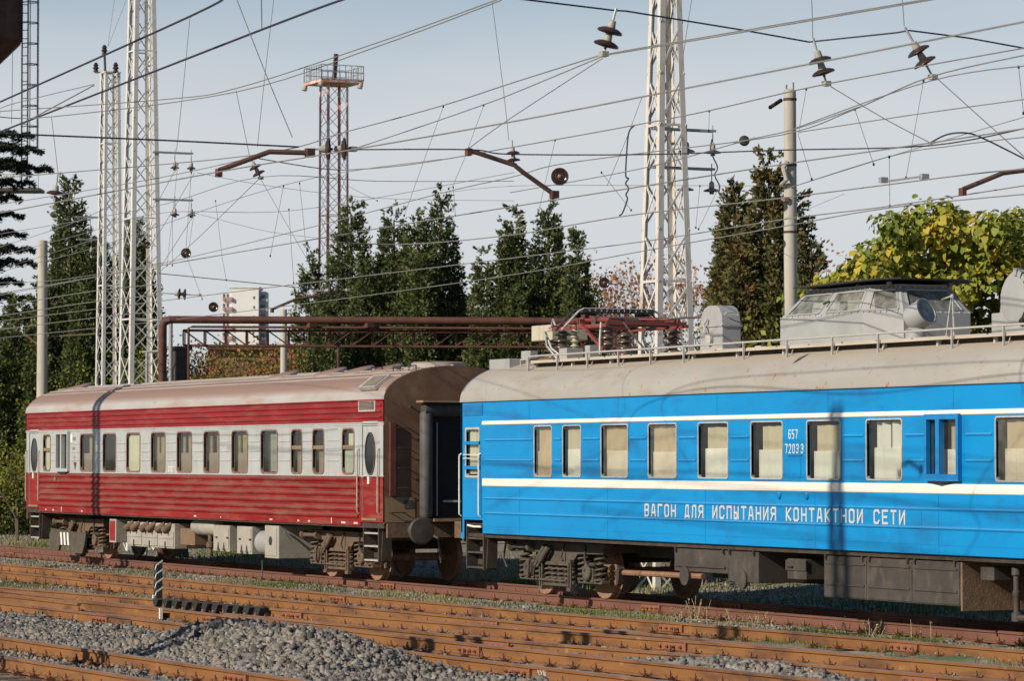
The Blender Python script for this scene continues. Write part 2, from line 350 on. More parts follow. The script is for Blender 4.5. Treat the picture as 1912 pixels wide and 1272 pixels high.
T5 = thing('railway_track', 'curved turnout leg of rusty rails between the two middle tracks', 'track', (20, -5.8, -.3))
line(T5, R4, -12, 36, .6, M['rail'], M['rail_top'], joints=(9.9, 20.7), fx=(-8, 32))
line(T5, R4b, 10.5, 36, .6, M['rail'], M['rail_top'], joints=(19.6, 28.5), fx=(11, 32))
sleepers(T5, R4, R4b, 12, 33, .6, SLT)
# the frog: wing rail with spacer blocks, white tipped rail end
mb = MB()
for x in np.arange(5.6, 8.2, .26): mb.box(x, x+.05, lerp_y(R5, x)-.11, lerp_y(R5, x)-.02, -.15, -.02)
fr = mb.build('spacer_block', M['rail_dull'], T3)
rail(T3, [(4.2, -7.93), (8.6, -7.72)], M['rail'], M['rail'], 'wing_rail')
mb = MB().box(8.60, 8.645, -7.75, -7.70, -.17, .012); mb.build('white_rail_end', M['white'], T3)
rail(T3, [(-6, -8.52), (5.9, -8.24)], M['rail'], M['rail_top'], 'check_rail')
# chalk marks on the rail webs
def chalk(parent, rl, x, strokes, h=.085, w=.05, z0=-.135):
    mb = MB(); j = 0
    for s in strokes:
        for (a, b), (c, d) in zip(s, s[1:]):
            j += 1; mb.bar((x+a*w, lerp_y(rl, x)-.017-j*.0006, z0+b*h), (x+c*w, lerp_y(rl, x)-.017-j*.0006, z0+d*h), .004, .011, up=(0, 1, 0))
    return mb.build('chalk_mark', M['white'], parent)
XX = [[(0, 0), (1, 1)], [(0, 1), (1, 0)]]; sh = lambda S_, d: [[(a+d, b) for a, b in s] for s in S_]
chalk(T3, R6, 25.4, XX+sh(XX, 1.15)+[[(2.4, 0), (2.4, 1), (3.2, 0), (3.2, 1)]], h=.1, w=.07)
chalk(T2, R2, 4.0, XX)
chalk(T1, r1f, 3.5, [[(0, .5), (1.5, .5)], [(.75, .2), (.75, .8)]]+sh(XX, 2.6)+sh([[(0, 0), (0, 1), (1, 1), (1, .5), (0, .5)]], 4.2), h=.09, w=.06)
# striped fouling post and the black toothed block beside it
P0 = uY(295, 1117, lerp_y(R4, 4.5)+.16)
post = thing('marker_post', 'short black post with white diagonal stripes standing between the rails', 'post', (P0.x, P0.y, -.25))
mb = MB().box(P0.x-.075, P0.x+.075, P0.y-.06, P0.y+.06, -.25, .62); mb.build('shaft', M['blackmetal'], post, bevel=.008)
for k in range(4):
    z = .0+.16*k; mb = MB().add([(P0.x+.0, P0.y-.062, z), (P0.x+.077, P0.y-.062, z+.09), (P0.x+.077, P0.y-.062, z+.125), (P0.x, P0.y-.062, z+.035)], [(0, 1, 2, 3)])
    mb.add([(P0.x+.077, P0.y-.062, z+.09), (P0.x+.077, P0.y+.06, z+.17), (P0.x+.077, P0.y+.06, z+.205), (P0.x+.077, P0.y-.062, z+.125)], [(0, 1, 2, 3)]); mb.build('stripe', M['white'], post)
mb = MB().box(P0.x-.03, P0.x+.02, P0.y-.1, P0.y-.07, -.05, .05); mb.build('foot_bracket', M['white'], post)
xa, xb = 4.75, 9.1
bl = thing('guard_block', 'long black toothed guard block lying beside the striped post', 'guard block', (6.9, -6.3, -.2))
ya, yb = lerp_y(R4, xa)-.13, lerp_y(R4, xb)-.13
MB().obox(((xa+xb)/2, (ya+yb)/2+.06, -.04), ((xb-xa)/2, (yb-ya)/2, 0), (-.005, .05, 0), (0, 0, .05)).build('beam', M['blackmetal'], bl)
TOOTH = MB().prism([(0, -.19), (.14, -.19), (.3, .0), (.24, .0)], 'y', -.05, .06).mesh('tooth', M['blackmetal'])
for k in range(11): x = xa+.1+k*.4; inst('tooth', TOOTH, bl, (x, lerp_y([(xa, ya), (xb, yb)], x), 0))
MB().obox(((xa+xb)/2, (ya+yb)/2+.07, -.13), ((xb-xa)/2, (yb-ya)/2, 0), (-.005, .04, 0), (0, 0, .05)).build('back_plate', M['timber'], bl)

# ---------------------------------------------------------------- ballast stones
IV = np.array([(x, y, z) for z in (-1, 1) for x, y in ((-1, -1), (1, -1), (1, 1), (-1, 1))])*.72
IF = np.array([(0, 3, 2), (0, 2, 1), (4, 5, 6), (4, 6, 7), (0, 1, 5), (0, 5, 4), (1, 2, 6), (1, 6, 5), (2, 3, 7), (2, 7, 6), (3, 0, 4), (3, 4, 7)])
def rotm(n):
    q = RNG.normal(size=(n, 4)); q /= np.linalg.norm(q, axis=1)[:, None]; w, x, y, z = q.T
    return np.stack([1-2*(y*y+z*z), 2*(x*y-w*z), 2*(x*z+w*y), 2*(x*y+w*z), 1-2*(x*x+z*z), 2*(y*z-w*x), 2*(x*z-w*y), 2*(y*z+w*x), 1-2*(x*x+y*y)], 1).reshape(n, 3, 3)
def stones(P, rad):                                   # broken stone: crooked blocks with sharp edges
    n = len(P); v = (IV[None]+RNG.uniform(-.42, .42, (n, 8, 3)))*np.stack([RNG.uniform(.8, 1.6, n), RNG.uniform(.6, 1.05, n), RNG.uniform(.4, .8, n)], 1)[:, None, :]
    v = np.einsum('nij,nkj->nki', rotm(n), v)*rad[:, None, None]+P[:, None, :]
    f = IF[None]+(np.arange(n)*8)[:, None, None]
    return v.reshape(-1, 3), f.reshape(-1, 3), np.repeat(RNG.random(n), 12)
def scatter(x0, x1, y0, y1, dens, r0, r1, keep=None, dz=.3):
    n = int((x1-x0)*(y1-y0)*dens); x = RNG.uniform(x0, x1, n); y = RNG.uniform(y0, y1, n)
    if keep is not None: k = keep(x, y); x, y = x[k], y[k]
    r = RNG.uniform(r0, r1, len(x)); return np.stack([x, y, hgt(x, y)+r*dz*RNG.random(len(x))], 1), r
y6 = np.vectorize(lambda x: lerp_y(R6, x)); y7 = np.vectorize(lambda x: lerp_y(R7, x)); y4b = np.vectorize(lambda x: lerp_y(R4b, x)); y5 = np.vectorize(lambda x: lerp_y(R5, x))
def keepA(x, y):
    e = np.clip((x-7)/6, 0, 1); return (y < y6(x)-.1) & (y > y7(x)+.1+RNG.random(len(x))*1.3*(1-np.exp(-((x-21)/4)**2))*(RNG.random(len(x)) < .8))
A = [scatter(4, 31, -12.7, -9.05, 330, .026, .064, keepA), scatter(16.5, 24.6, -11.9, -9.3, 300, .03, .066, dz=.8),
     scatter(21.5, 31, -7.3, -5.5, 420, .03, .06, lambda x, y: (y > y5(x)+.09) & (y < y4b(x)-.09)),
     scatter(5, 32, -14.0, -12.6, 60, .015, .045), scatter(-12, 32, -9.1, -7.6, 45, .012, .04), scatter(-30, 30, -1.9, .3, 60, .01, .035), scatter(-20, 30, -4.4, -2.6, 60, .01, .035), scatter(-10, 28, -7.4, -4.5, 45, .01, .035),
     scatter(-75, 20, 2.9, 9, 26, .012, .04), scatter(-60, 22, .9, 2.3, 70, .012, .035)]
P = np.concatenate([a[0] for a in A]); r = np.concatenate([a[1] for a in A])
BAL = tag(npobj('ballast', bpy.data.meshes.new('ballast')), None, None, None, 'structure')
# the 300 biggest of the heap are stones of their own, the rest one mass
big = np.argsort(-(r*(np.exp(-((P[:, 0]-21)/5)**2-((P[:, 1]+10.9)/1.2)**2))))[:300]
rest = np.ones(len(P), bool); rest[big] = False
v, f, q = stones(P[rest], r[rest]); bs = npobj('ballast_bed', npmesh('ballast_bed', v, f, M['stone'], q), BAL); bs['kind'] = 'stuff'
SM = []
for k in range(10):
    v, f, q = stones(np.zeros((1, 3)), np.ones(1)); SM.append(npmesh('stone', v, f, M['stone'], np.full(12, k/9.)))
for i in big:
    inst('stone', SM[int(i) % 10], BAL, P[i]+np.array([0, 0, r[i]*.35]), [random.uniform(0, 6) for _ in range(3)], [float(r[i])]*3)

# ---------------------------------------------------------------- grass
def blades(P, h0, h1, w, lean=.5):
    n = len(P); a = RNG.uniform(0, 2*np.pi, n); h = RNG.uniform(h0, h1, n); le = RNG.uniform(0, lean, n)*h; b = RNG.uniform(0, 2*np.pi, n)
    d = np.stack([np.cos(a), np.sin(a), 0*a], 1)*w; t = np.stack([np.cos(b)*le, np.sin(b)*le, h], 1); mpt = t*.55; mpt[:, 2] = h*.62
    v = np.stack([P-d, P+d, P+mpt+d*.7, P+mpt-d*.7, P+t-d*.1, P+t+d*.1], 1).reshape(-1, 3); k = np.arange(n)*6
    f = np.concatenate([np.stack([k, k+1, k+2, k+3], 1), np.stack([k+3, k+2, k+5, k+4], 1)]); return v, f
def grass(name, label, zones, m, h0, h1, w, lean=.6):
    Ps = []
    for x0, x1, y0, y1, dens, fn in zones:
        n = int((x1-x0)*(y1-y0)*dens); x = RNG.uniform(x0, x1, n); y = RNG.uniform(y0, y1, n)
        p = np.clip(.5+.5*np.sin(x*.8+1.7*np.sin(y*1.1))+.35*np.sin(x*2.3+y*3.1)+.2*np.sin(x*6.1-y*4), 0, 1) if fn is None else fn(x, y)
        k = RNG.random(n) < p; Ps.append(np.stack([x[k], y[k], hgt(x[k], y[k])-.01], 1))
    P = np.concatenate(Ps); v, f = blades(P, h0, h1, w, lean); c = .5+.5*np.sin(P[:, 0]*.55+np.sin(P[:, 1]*.9)*2+1); c = np.clip(c*.75+RNG.normal(0, .18, len(c)), 0, 1)
    o = npobj(name, npmesh(name, v, f, m, np.concatenate([c, c]))); return tag(o, label, 'grass', None, 'stuff')
grass('grass', 'short green and dry grass in the strip before the train', [(-6, 29, -2.3, .35, 300, None), (-30, -6, -2.5, .3, 60, None), (-14, 9, -7.0, -4.7, 150, None), (9, 24, -5.3, -4.6, 70, None)], M['grass'], .03, .10, .006)
grass('dry_grass', 'dry yellowish grass scattered between the rails', [(-16, 30, -2.2, .4, 110, None), (4, 22, -12.5, -11.1, 70, None), (-40, 22, .3, 3.1, 22, None), (6, 30, -13.9, -12.8, 30, None)], M['drygrass'], .02, .1, .005, 1.2)
grass('verge_grass', 'green and yellowed grass growing beyond the train', [(-75, 26, 4.2, 20, 60, lambda x, y: np.clip(.35+.5*np.sin(x*.35+y*.5)+np.clip((x+14)/10, 0, 1)*.5, 0, 1))], M['grass'], .05, .2, .012)
# weeds in front of the wheels
wd = []
for x, y, n, s in ((12.5, .25, 16, .45), (13.8, .3, 10, .3), (14.6, .2, 12, .3), (17, .25, 7, .35), (18.1, .2, 7, .4), (19.3, .25, 6, .35), (11.7, .3, 10, .3)):
    mb = MB()
    for k in range(n):
        a = random.uniform(0, 6.28); q = Vector((x+random.uniform(-.25, .25), y+random.uniform(-.1, .1), -.24)); tp = q+Vector((math.cos(a)*.15, math.sin(a)*.1, random.uniform(.5, 1)*s))
        mb.mi = 0; mb.tube([q, (q+tp)/2+Vector((.01, 0, .03)), tp], [.006, .005, .003], 4)
        for j in range(6):
            c = q.lerp(tp, .35+.65*j/6); e = Vector((random.uniform(-1, 1), random.uniform(-1, 1), random.uniform(-.2, .6))).normalized()*.05; u = e.cross(Vector((0, 0, 1))).normalized()*.018
            mb.mi = 1; mb.quad(c, c+e*.5+u, c+e, c+e*.5-u)
    wd.append(tag(mb.build('weed', [mat('weed_stem_%d' % len(wd), (.3, .24, .14)), mat('weed_leaf_%d' % len(wd), (.14, .16, .06), (.32, .27, .16), scale=30)]), None, 'weed', 'weeds under the blue carriage'))
for k, o in enumerate(sorted(wd, key=lambda q: np.mean([v_.co.x for v_ in q.data.vertices]))): o['label'] = 'scrawny dry weed by the rail under the blue carriage, %s from the left' % ('first', 'second', 'third', 'fourth', 'fifth', 'sixth', 'seventh')[k]
# ---------------------------------------------------------------- carriage materials
C = {}
C['red'] = mat('red_paint', (.2, .009, .012), (.26, .014, .017), scale=1.6, rough=.5, spec=.2, stretch=(.4, 1, 2), dust=(.11, .045, .036), dust_at=(.2, .95),
               spots=[((.24, .06, .045), 2.2, .5, .72, (.5, 1, 3)), ((.17, .05, .035), 5, .6, .78, (2.5, 1, .3))])
C['redlow'] = mat('red_paint_dirty', (.19, .01, .011), (.24, .017, .015), scale=1.6, rough=.6, spec=.15, stretch=(.4, 1, 2), dust=(.13, .075, .06), dust_at=(.15, .85),
                  spots=[((.22, .085, .06), 2.0, .48, .72, (.4, 1, 2.5)), ((.16, .055, .04), 5, .58, .78, (2.5, 1, .3))])
C['grey'] = mat('grey_paint', (.33, .34, .335), (.38, .39, .385), scale=1.8, rough=.45, spots=[((.28, .24, .2), 3, .55, .74, (2.5, 1, .35)), ((.34, .3, .24), 1.2, .56, .72, (1, 1, 1))])
C['redroof'] = mat('red_carriage_roof', (.36, .345, .33), (.30, .265, .24), scale=1.2, rough=.6, stretch=(.35, 1, 1), dust=(.235, .15, .118), dust_at=(.45, .72),
                   spots=[((.3, .22, .17), 2.2, .5, .7, (.3, 1, 1.5)), ((.36, .27, .22), 6, .58, .72, (2, 1, .4))], bump=.06, bscale=3)
C['brown'] = mat('brown_end', (.12, .06, .034), (.16, .085, .05), scale=2.2, rough=.7, spots=[((.19, .12, .065), 2, .52, .68, (1, 1, 1)), ((.13, .065, .04), 7, .58, .72, (1, 2, .4))])
C['brownpanel'] = mat('brown_red_panel', (.09, .025, .018), (.12, .04, .03), scale=4, rough=.6)
C['tan'] = mat('tan_panel', (.24, .165, .09), (.19, .125, .07), scale=4, rough=.7)
C['rubber'] = mat('grey_black_rubber', (.045, .042, .04), (.085, .08, .075), scale=5, rough=.65, stretch=(1, 1, .3))
C['dark'] = mat('dark_inside', (.012, .011, .01), (.02, .018, .016), scale=4, rough=.9)
C['inner'] = mat('inner_lining', (.10, .075, .05), (.14, .11, .075), scale=3, rough=.8)
C['frame'] = mat('window_frame_red', (.16, .075, .06), (.25, .16, .13), scale=9, rough=.5)
C['frameal'] = mat('window_frame_metal', (.38, .36, .33), (.5, .48, .45), scale=9, rough=.4, metal=.2)
C['frameblue'] = mat('window_frame_pale', (.42, .43, .43), (.33, .30, .26), scale=12, rough=.5)
C['handrail'] = mat('worn_handrail', (.36, .27, .2), (.5, .42, .35), scale=20, rough=.4, metal=.2)
C['chrome'] = mat('pale_handrail', (.6, .57, .5), (.7, .68, .63), scale=12, rough=.4)
C['blue'] = mat('blue_paint', (.002, .20, .47), (.003, .225, .52), scale=1.1, rough=.4, spec=.22, stretch=(.5, 1, 1), spots=[((.01, .14, .34), 1.6, .5, .72, (.5, 1, 1.2)), ((.03, .2, .42), 5, .58, .75, (3, 1, .22)), ((.02, .10, .22), 7, .62, .78, (4, 1, .25))], dust=(.10, .24, .42), dust_at=(.2, .9), bump=.05, bscale=1.6)
C['blueframe'] = mat('blue_frame_paint', (.006, .16, .42), (.01, .19, .48), scale=4, rough=.4)
C['cream'] = mat('cream_stripe', (.78, .72, .62), (.70, .62, .52), scale=2, rough=.5, stretch=(.4, 1, 1), spots=[((.62, .50, .38), 3, .58, .74, (2, 1, 1))])
C['blueroof'] = mat('blue_carriage_roof', (.28, .262, .235), (.325, .305, .275), scale=1.0, rough=.6, stretch=(.5, 1, 1), bump=.08, bscale=2.5, dust=(.34, .29, .225), dust_at=(.75, .98),
                    spots=[((.27, .235, .19), 2.2, .52, .7, (.4, 1, 1)), ((.30, .10, .055), 7.5, .625, .66, (1.2, 1, .8)), ((.3, .24, .19), 9, .62, .7, (2, 1, .35))])
C['roofgrey'] = mat('grey_roof_equipment', (.27, .27, .27), (.32, .32, .315), scale=2.5, rough=.5, spots=[((.33, .27, .21), 4, .58, .74, (1, 1, .6))], bump=.03, bscale=8)
C['roofbeige'] = mat('beige_roof_box', (.40, .36, .27), (.46, .42, .32), scale=3, rough=.5, spots=[((.3, .24, .17), 5, .58, .72, (1, 1, 1))])
C['deck'] = mat('roof_walk_deck', (.38, .33, .27), (.46, .40, .33), scale=5, rough=.8, stretch=(.3, 2, 2))
C['railgrey'] = mat('railing_grey', (.34, .33, .32), (.42, .40, .37), scale=12, rough=.5)
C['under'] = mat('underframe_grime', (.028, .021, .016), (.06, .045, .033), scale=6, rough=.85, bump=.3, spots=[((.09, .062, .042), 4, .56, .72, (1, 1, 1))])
C['bogie'] = mat('bogie_grime', (.095, .06, .038), (.15, .098, .064), scale=6, rough=.85, bump=.3, spots=[((.07, .045, .03), 5, .52, .7, (1, 1, 1))])
C['bogieb'] = mat('bogie_grime_dark', (.055, .044, .034), (.1, .08, .06), scale=6, rough=.85, bump=.3, spots=[((.05, .038, .03), 5, .52, .7, (1, 1, 1))])
C['wheel'] = mat('wheel_rust', (.19, .10, .06), (.27, .15, .09), scale=5, rough=.7, spots=[((.06, .04, .03), 4, .55, .7, (1, 1, 1))])
C['boxcream'] = mat('cream_box', (.28, .255, .21), (.35, .32, .275), scale=3, rough=.6, spots=[((.25, .19, .13), 4, .55, .72, (1, 1, .6))])
C['boxgrey'] = mat('grey_box', (.042, .034, .029), (.062, .052, .044), scale=3, rough=.65, spots=[((.1, .08, .062), 4, .52, .7, (1, 1, .5)), ((.04, .034, .03), 8, .6, .72, (1, 1, .5))], bump=.1)
C['boxbrown'] = mat('rusty_box_end', (.14, .085, .05), (.20, .13, .08), scale=9, rough=.85, bump=.4)
C['porc'] = mat('brown_porcelain', (.07, .045, .032), (.12, .085, .06), scale=4, rough=.3)
C['pantored'] = mat('pantograph_red', (.21, .04, .035), (.16, .04, .035), scale=6, rough=.5, spots=[((.18, .08, .06), 6, .56, .7, (1, 1, 1))])
C['lettering'] = mat('raised_letter_paint', (.46, .44, .42), (.52, .5, .47), scale=20, rough=.5)
C['carbon'] = mat('pan_black', (.02, .02, .022), (.04, .04, .04), scale=9, rough=.5)
C['curtan'] = mat('tan_curtain', (.42, .34, .18), (.36, .28, .15), scale=3, rough=.9, trans=.35)
C['curbeige'] = mat('beige_blind', (.60, .52, .37), (.54, .46, .32), scale=2, rough=.9, trans=.3)
C['curwhite'] = mat('white_half_curtain', (.80, .78, .70), (.72, .70, .62), scale=3, rough=.9, trans=.35)
C['curgrey'] = mat('grey_half_curtain', (.36, .29, .22), (.30, .24, .19), scale=3, rough=.9, trans=.35)
C['curpale'] = mat('pale_curtain', (.66, .64, .48), (.6, .57, .42), scale=3, rough=.9, trans=.3)
C['blind'] = mat('green_grey_blind', (.34, .37, .30), (.28, .31, .25), scale=3, rough=.8)
C['glass'] = glass('window_glass', dirt=.03); C['glassd'] = glass('window_glass_dusty', tint=(.9, .88, .82), dirt=.14); C['glasscab'] = glass('cabin_glass', tint=(.72, .76, .76), dirt=.3, dcol=(.5, .5, .46), gl=.3)
C['louvre'] = mat('louvre_dark', (.045, .032, .026), (.075, .055, .045), scale=9, rough=.6)
C['mirror'] = mat('searchlight_glass', (.06, .09, .10), rough=.08, metal=.6)
C['ovalglass'] = mat('dark_oval_glass', (.008, .008, .008), rough=.06, spec=.35)
C['placard'] = mat('placard_print', (.16, .15, .14), (.22, .2, .18), scale=30, rough=.6)

def ell(u, ze, za):                                  # roof profile: height over the side as a function of y
    k = abs(1.55-u)/1.55; return ze+(za-ze)*math.sqrt(max(0, 1-k*k))
def roof_shell(mb, x0, x1, ze, za, eave=.03, n=26, xs=None):
    xs = xs or list(np.linspace(x0, x1, 13)); prof = []
    for i in range(n+1):
        a = math.pi*i/n; prof.append((1.55-(1.55+eave*.6)*math.cos(a), ze+(za-ze)*math.sin(a)))
    vs = [(x, y, z) for x in xs for y, z in prof]; m = len(prof); fs = []
    for i in range(len(xs)-1):
        for k in range(n): a = i*m+k; fs.append((a, a+m, a+m+1, a+1))
    mb.add(vs, fs); return prof
def rrect(x0, x1, z0, z1, r, n=4):
    P = []
    for cx, cz, a0 in ((x1-r, z1-r, 0), (x0+r, z1-r, 90), (x0+r, z0+r, 180), (x1-r, z0+r, 270)):
        for k in range(n+1): a = R(a0+90*k/n); P.append((cx+r*math.cos(a), cz+r*math.sin(a)))
    return P
def ring(mb, outer, inner, y0, y1):                  # a frame ring: front at y0, back at y1
    n = len(outer); vs = [(x, y0, z) for x, z in outer]+[(x, y0, z) for x, z in inner]+[(x, y1, z) for x, z in outer]+[(x, y1, z) for x, z in inner]
    fs = []
    for i in range(n):
        j = (i+1) % n; fs += [(i, i+n, j+n, j), (i, j, j+2*n, i+2*n), (i+n, i+3*n, j+3*n, j+n), (i+2*n, j+2*n, j+3*n, i+3*n)]
    mb.add(vs, fs); return mb
def curtain(mb, x0, x1, z0, z1, y, amp=.018, waves=5, n=24, gather=0.):
    P = []
    for i in range(n+1):
        t = i/n; yy = y+amp*math.sin(t*waves*6.28)+amp*.4*math.sin(t*waves*15); P.append((x0+(x1-x0)*t, yy))
    vs = [(x, yy, z0) for x, yy in P]+[(x+gather*(1-2*i/n), yy, z1) for i, (x, yy) in enumerate(P)]
    return mb.add(vs, [(i, i+1, i+n+2, i+n+1) for i in range(n)])
def window(car, x0, x1, z0, z1, fm_, gl, r=.09, w=.035, proud=.012):
    mb = ring(MB(), rrect(x0-w, x1+w, z0-w, z1+w, r+w*.6), rrect(x0, x1, z0, z1, r), -proud, .045)
    win = mb.build('window', fm_, car, smooth=True)
    MB().quad((x0-.02, .03, z0-.02), (x1+.02, .03, z0-.02), (x1+.02, .03, z1+.02), (x0-.02, .03, z1+.02)).build('pane', gl, win)
    return win
def drape(win, x0, x1, z0, z1, m, y=.09, name='curtain', **k):
    return curtain(MB(), x0, x1, z0, z1, y, **k).build(name, m, win, smooth=True)
def coil(mb, x, y, z0, z1, r, t=.022, turns=4.5):
    n = int(turns*11); mb.tube([(x+r*math.cos(6.2832*turns*i/n), y+r*math.sin(6.2832*turns*i/n), z0+(z1-z0)*i/n) for i in range(n+1)], t, 5)
WP = [(.05, -.085), (.15, -.085), (.16, -.05), (.40, -.045), (.43, -.065), (.475, -.065), (.482, .045), (.515, .055), (.515, .07), (.45, .07), (.40, .03), (.15, .05), (.13, .1), (.05, .1)]
wm = MB().lathe(WP, (0, 0, .475), (0, 1, 0), 28); WHEEL = wm.mesh('wheel', C['wheel'], True)
def bogie(car, xc, m, plates=False):
    b = MB(); y = .5
    for s, yy in ((1, .5), (-1, 2.6)):               # side frames, near and far
        b.prism([(xc-1.75, .80), (xc-.75, .78), (xc-.55, .62), (xc+.55, .62), (xc+.75, .78), (xc+1.75, .80), (xc+1.8, .97), (xc-1.8, .97)], 'y', yy-.08, yy+.08)
        b.box(xc-1.8, xc+1.8, yy-.11, yy+.11, .955, .985)
    b.box(xc-.28, xc+.28, .55, 2.55, .6, .9); b.box(xc-1.72, xc-1.6, .55, 2.55, .82, .96); b.box(xc+1.6, xc+1.72, .55, 2.55, .82, .96)
    bo = b.build('bogie', m, car, bevel=.012)
    for dx in (-1.2, 1.2):
        MB().tube([(xc+dx, .6, .475), (xc+dx, 2.5, .475)], .085, 10).build('axle', C['wheel'], bo, smooth=True)
        for yy, rz in ((.80, 0), (2.39, math.pi)): inst('wheel', WHEEL, bo, (xc+dx, yy, 0), (0, 0, rz))
        a = MB(); a.box(xc+dx-.17, xc+dx+.17, .42, .62, .30, .64); a.lathe([(.15, 0), (.15, .05), (.13, .07), (.05, .075)], (xc+dx, .42, .475), (0, -1, 0), 16); a.lathe([(.03, 0), (.03, .1)], (xc+dx, .42, .52), (0, -1, 0), 6)
        a.box(xc+dx-.47, xc+dx+.47, .44, .6, .27, .33)
        a.build('axle_box', m, bo, bevel=.01)
        for sx in (-.32, .32):
            c = MB(); coil(c, xc+dx+sx, .5, .36, .78, .105); c.lathe([(.13, 0), (.13, .03), (.05, .03), (.05, .4)], (xc+dx+sx, .5, .335), n=12); c.build('spring', m, bo, smooth=True)
        for sx in (-.62, .62):                       # brake blocks
            MB().prism([(xc+dx+sx*.82, .25), (xc+dx+sx*.95, .28), (xc+dx+sx*1.02, .55), (xc+dx+sx*.9, .6), (xc+dx+sx*.8, .48)], 'y', .70, .80).build('brake_block', C['under'], bo)
    for sx in (-.42, .42):                           # bolster springs with their hangers
        for q in (-.13, .13): c = MB(); coil(c, xc+sx*.62+q, .46, .26, .56, .1, .026, 3.5); c.build('bolster_spring', m, bo, smooth=True)
    h = MB(); h.box(xc-.62, xc+.62, .34, .58, .2, .25); h.box(xc-.5, xc+.5, .36, .56, .57, .63)
    for sx in (-.58, .58):
        h.tube([(xc+sx, .33, .16), (xc+sx, .33, .66)], .022, 6); h.tube([(xc+sx+.09, .33, .16), (xc+sx+.09, .33, .66)], .022, 6); h.box(xc+sx-.03, xc+sx+.13, .3, .38, .12, .18); h.box(xc+sx-.03, xc+sx+.13, .3, .38, .62, .68)
    h.tube([(xc-.56, .3, .3), (xc+.56, .3, .3)], .022, 6); h.build('bolster_hanger', m, bo)
    d = MB(); d.lathe([(.035, 0), (.035, .16), (.062, .18), (.062, .55), (.045, .57)], (xc-.78, .33, .55), (.62, 0, .5), 12); d.build('damper', m, bo, smooth=True)
    d = MB(); d.lathe([(.03, 0), (.03, .16), (.055, .18), (.055, .55), (.04, .57)], (xc-.62, .30, .53), (.62, 0, .5), 12); d.build('damper', m, bo, smooth=True)
    d = MB(); d.lathe([(.1, 0), (.1, .07), (.045, .09), (.045, .75), (.09, .77), (.09, .86)], (xc-1.85, .36, .88), (1, 0, 0), 14); d.build('traction_rod', m, bo, smooth=True)
    pp = lambda *q: [(xc+a_, .3+c_, b_) for a_, b_, c_ in q]
    for q, r_ in ((pp((-1.0, .36, 0), (-.98, .6, 0), (-.86, .7, 0), (-.62, .7, 0), (-.52, .6, .05), (-.5, .4, .1)), .02), (pp((-.9, .34, .03), (-.88, .56, .03), (-.8, .63, .03), (-.66, .63, .05)), .017),
                  (pp((1.1, .98, .1), (1.12, .7, .08), (1.3, .6, .05), (1.62, .62, .05)), .018), (pp((.3, .98, .1), (.3, .72, .02), (.42, .66, 0)), .018)):
        MB().tube(q, r_, 6).build('brake_pipe', C['under'], bo, smooth=True)
    if plates:                                       # generator bogie: closed dark guard with a striped plate
        g = MB(); g.prism([(xc-1.85, .30), (xc-1.75, .18), (xc-1.15, .15), (xc-1.05, .30), (xc-.35, .30), (xc-.25, .12), (xc+.75, .12), (xc+.95, .35), (xc+1.05, .62), (xc-1.7, .70), (xc-1.9, .55)], 'y', .2, .26)
        g.build('guard_plate', C['bogieb'], bo)
        for k in range(3): MB().add([(xc-1.0+k*.27, .195, .62), (xc-.87+k*.27, .195, .62), (xc-.80+k*.27, .195, .30), (xc-.93+k*.27, .195, .30)], [(0, 1, 2, 3)]).build('white_stripe', M['white'], bo)
    return bo
def handrail(car, x, z0, z1, m, r=.018, name='handrail'):
    return MB().tube([(x, -.005, z0-.03), (x, -.045, z0), (x, -.05, z0+.03), (x, -.05, z1-.03), (x, -.045, z1), (x, -.005, z1+.03)], r, 8).build(name, m, car, smooth=True)
def steps(car, x0, x1, m, mlight, zt=1.2):
    s = MB(); s.box(x0, x0+.04, .03, .3, .42, zt); s.box(x1-.04, x1, .03, .3, .42, zt); s.box(x0, x1, .06, .3, zt-.05, zt-.02)
    s.prism([(.3, zt), (.12, zt), (.08, .45), (.3, .45)], 'x', x1-.005, x1+.03)
    o = s.build('boarding_step', m, car)
    for z in (.44, .72, .98): MB().box(x0+.04, x1-.04, .04, .28, z, z+.03).build('tread', mlight, o)
    MB().box(x0+.05, x1-.05, .25, .27, .5, .72).build('riser', m, o)
    return o
def ubox(car, name, x0, x1, z0, z1, m, mend=None, y0=.12, y1=1.2, bevel=.012):
    mb = MB().box(x0, x1, y0, y1, z0, z1); return mb.build(name, m, car, bevel=bevel)
def px_at(px, y, z):                                  # the x along the train seen at this column on the plane y, height z
    py = 636
    for _ in range(4):
        p = uY(px, py, y); dd = (p-CAM).dot(cF); py += (p.z-z)*FPX/dd
    return uY(px, py, y).x

# ================================================================ red carriage
RC = thing('passenger_carriage', 'weathered red and grey railway carriage with ribbed sides, left of the blue one', 'carriage', (-11.8, 1.6, 0))
ZE, ZA, ZS, LL = 3.66, 4.35, 1.135, -23.6
WR = [(-19.07, -18.13), (-17.32, -16.38), (-15.56, -14.62), (-13.80, -12.86), (-12.02, -11.08), (-10.25, -9.31), (-8.48, -7.54), (-6.71, -5.77)]
WN = [(-22.08, -21.52), (-4.94, -4.38), (-3.74, -3.16), (-2.14, -1.56)]
WO = (-20.91, -19.92)
DR = [(-23.31, -22.49), (-1.14, -.34)]
hs = [(a, b, 2.2, 3.08) for a, b in WR+WN]+[(WO[0]+.06, WO[1]-.06, 2.22, 3.1)]
dh = [(a, b, 1.30, 3.25) for a, b in DR]
mid = lambda x, z: 2 if z < 2.14 else (1 if z < 3.205 else 0)
mb = MB(); mb.holes(LL, 0, 1.215, ZE, hs+dh, 0, .06, cuts=(2.14, 3.205), mid=mid)
mb.mi = 2; mb.quad((-22.45, 0, ZS), (-1.2, 0, ZS), (-1.2, 0, 1.215), (-22.45, 0, 1.215))
